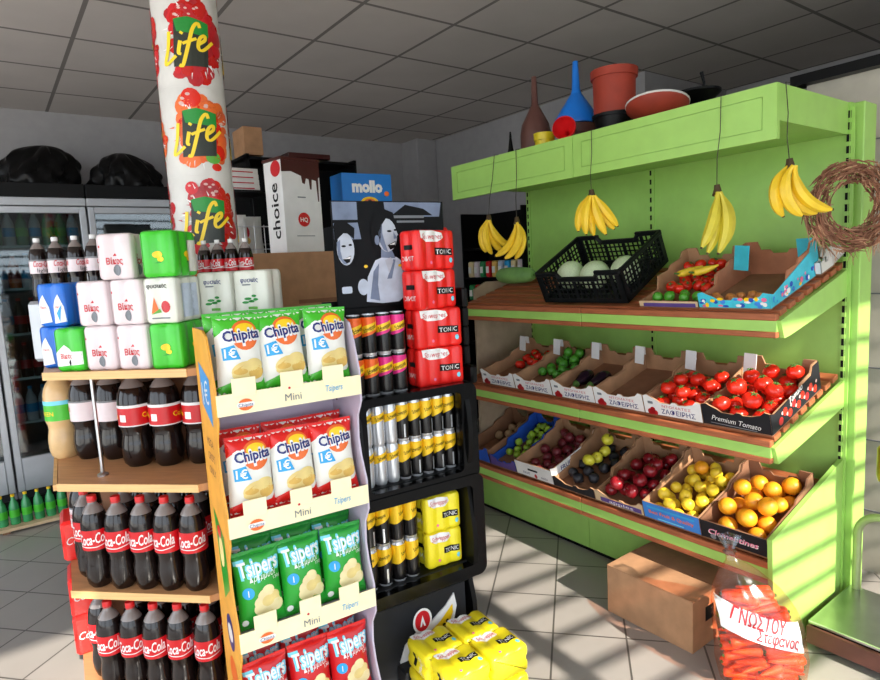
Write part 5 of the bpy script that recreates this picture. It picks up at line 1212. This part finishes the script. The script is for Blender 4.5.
def white_bag(label, X):
    m = MB(); w_, h_ = .17, .26
    pos = lambda x, z, s: (x * (1 - .06 * sin(pi * z / h_)), s * .03 * (max(0, 1 - abs(2 * x / w_) ** 2.5)) ** .6 * max(0, sin(pi * z / h_)) ** .5, z)
    for s_ in (-1, 1): m.surf(lambda u, v: pos((u - .5) * w_, v * h_, s_), 14, 16, 'bag_white')
    F_ = lambda a, b: (lambda q: (q[0], q[1] - .001, q[2]))(pos(a, b, -1))
    m.decal(ell(-.03, .17, .03, .04), F_, 'fruit_red', .012); m.decal(ell(-.02, .12, .02, .02), F_, 'chip', .012); m.decal(rrect(.02, .02, .05, .05, .003), F_, 'black_ink', .012)
    o = m.build('snack_bag', X=X); tag(o, label, 'bag')
white_bag('white snack bag with a red print in the wire basket', T((1.10, 3.30, 1.621)) @ Rx(-6)); 
white_bag('plain white snack bag behind the first one in the wire basket', T((1.22, 3.40, 1.621)) @ Rx(-6))
for k in range(4):
    o = MB().box((-.11, 0, 0), (.13, .2, .028), 'offwhite', c=.002); o.box((-.08, -.001, .006), (.10, 0, .012), 'fruit_red'); o = o.build('flat_box', X=T((1.115, 3.24, 2.0 + .0285 * k)) @ Rz(1.5 * k)); tag(o, 'flat white box stacked above the wire basket, %s from the bottom' % ORD[k], 'box', 'flat white boxes')
# blue box
o = thing('carton', 'blue snack carton with white lettering above the poster', 'box', frame(1.80, 3.06, 1.802, -4))
m = MB().box((-.155, 0, 0), (.155, .16, .285), 'mollo_blue', c=.002)
m.text('mollo', flat(-.0008), 'white_ink', .062, (.0, .215), bold=.08, width=.19); m.decal(ell(.01, .125, .055, .032), flat(-.0008), 'yellow_ink'); m.decal(ell(.01, .125, .038, .022), flat(-.0013), 'orange_ink'); m.decal(ell(.01, .125, .015, .016), flat(-.0018), 'chocolate'); m.decal(ell(-.125, .085, .018, .035), flat(-.0008), 'blush'); m.decal(ell(.12, .175, .016, .014), flat(-.0008), 'orange_ink'); m.build('carton_body', o)
o = MB().box((1.60, 3.03, 1.316), (1.95, 3.30, 1.800), 'black'); o = o.build('storage_box'); tag(o, 'black storage box under the blue carton', 'box')
# dark racks
dr = thing('display_rack', 'tall black rack against the back wall behind the white carton', 'rack', T((2.05, 4.7, 0)))
MB().box((-.44, .0, 0), (.45, .02, 2.42), 'black').build('back_panel', dr)
for z in (.3, .8, 1.3, 1.8, 2.40): MB().box((-.44, -.3, z - .02), (.45, 0, z), 'black').build('rack_shelf', dr)
for x in (-.44, .43): MB().box((x, -.3, 0), (x + .02, 0, 2.42), 'black').build('side_panel', dr)
o = MB().box((1.60, 4.45, 2.4210), (1.74, 4.68, 2.62), 'cardboard', c=.003).build('cardboard_box', X=T((.02, 0, 0))); tag(o, 'brown carton on top of the tall black rack', 'box')
o = MB().box((1.95, 4.45, 2.421), (2.3, 4.6, 2.46), 'chocolate', c=.003).build('flat_box'); tag(o, 'flat dark red box on top of the tall black rack', 'box')
rk = thing('snack_rack', 'dark wall rack of small snack packets behind the hanging bananas', 'rack', T((3.92, 4.25, 0)))
MB().box((.16, -.42, 0), (.178, .42, 2.03), 'black').build('back_panel', rk)
for y in (-.42, .40): MB().box((-.16, y, 0), (.16, y + .02, 2.03), 'black').build('side_panel', rk)
for z in (.4, .8, 1.20, 1.42, 1.70): MB().box((-.16, -.40, z - .02), (.16, .40, z), 'black').build('rack_shelf', rk)
cols = ['pack_white', 'cola_red', 'photo_light', 'cream', 'bottle_green', 'chip', 'sky_ink']
def packet(mat):
    def make():
        o = MB().box((-.04, -.03, 0), (.04, .03, .15), mat, c=.012).build('snack_packet'); tag(o, 'x', 'packet'); MB().box((-.041, -.02, .04), (-.039, .02, .10), 'bag_white').build('label', o); return o
    return Kind(make)
pkk = [packet(c) for c in cols]
for k, z in enumerate((1.42, 1.20)):
    for q in range(9): pkk[(q * 3 + k) % 7].place(T((3.82, 4.25 - .34 + .085 * q, z + .0006)), 'small packet, %s from the right on the %s rack shelf behind the bananas' % (ORD[q], ['upper', 'lower'][k]), 'packets on the dark rack')
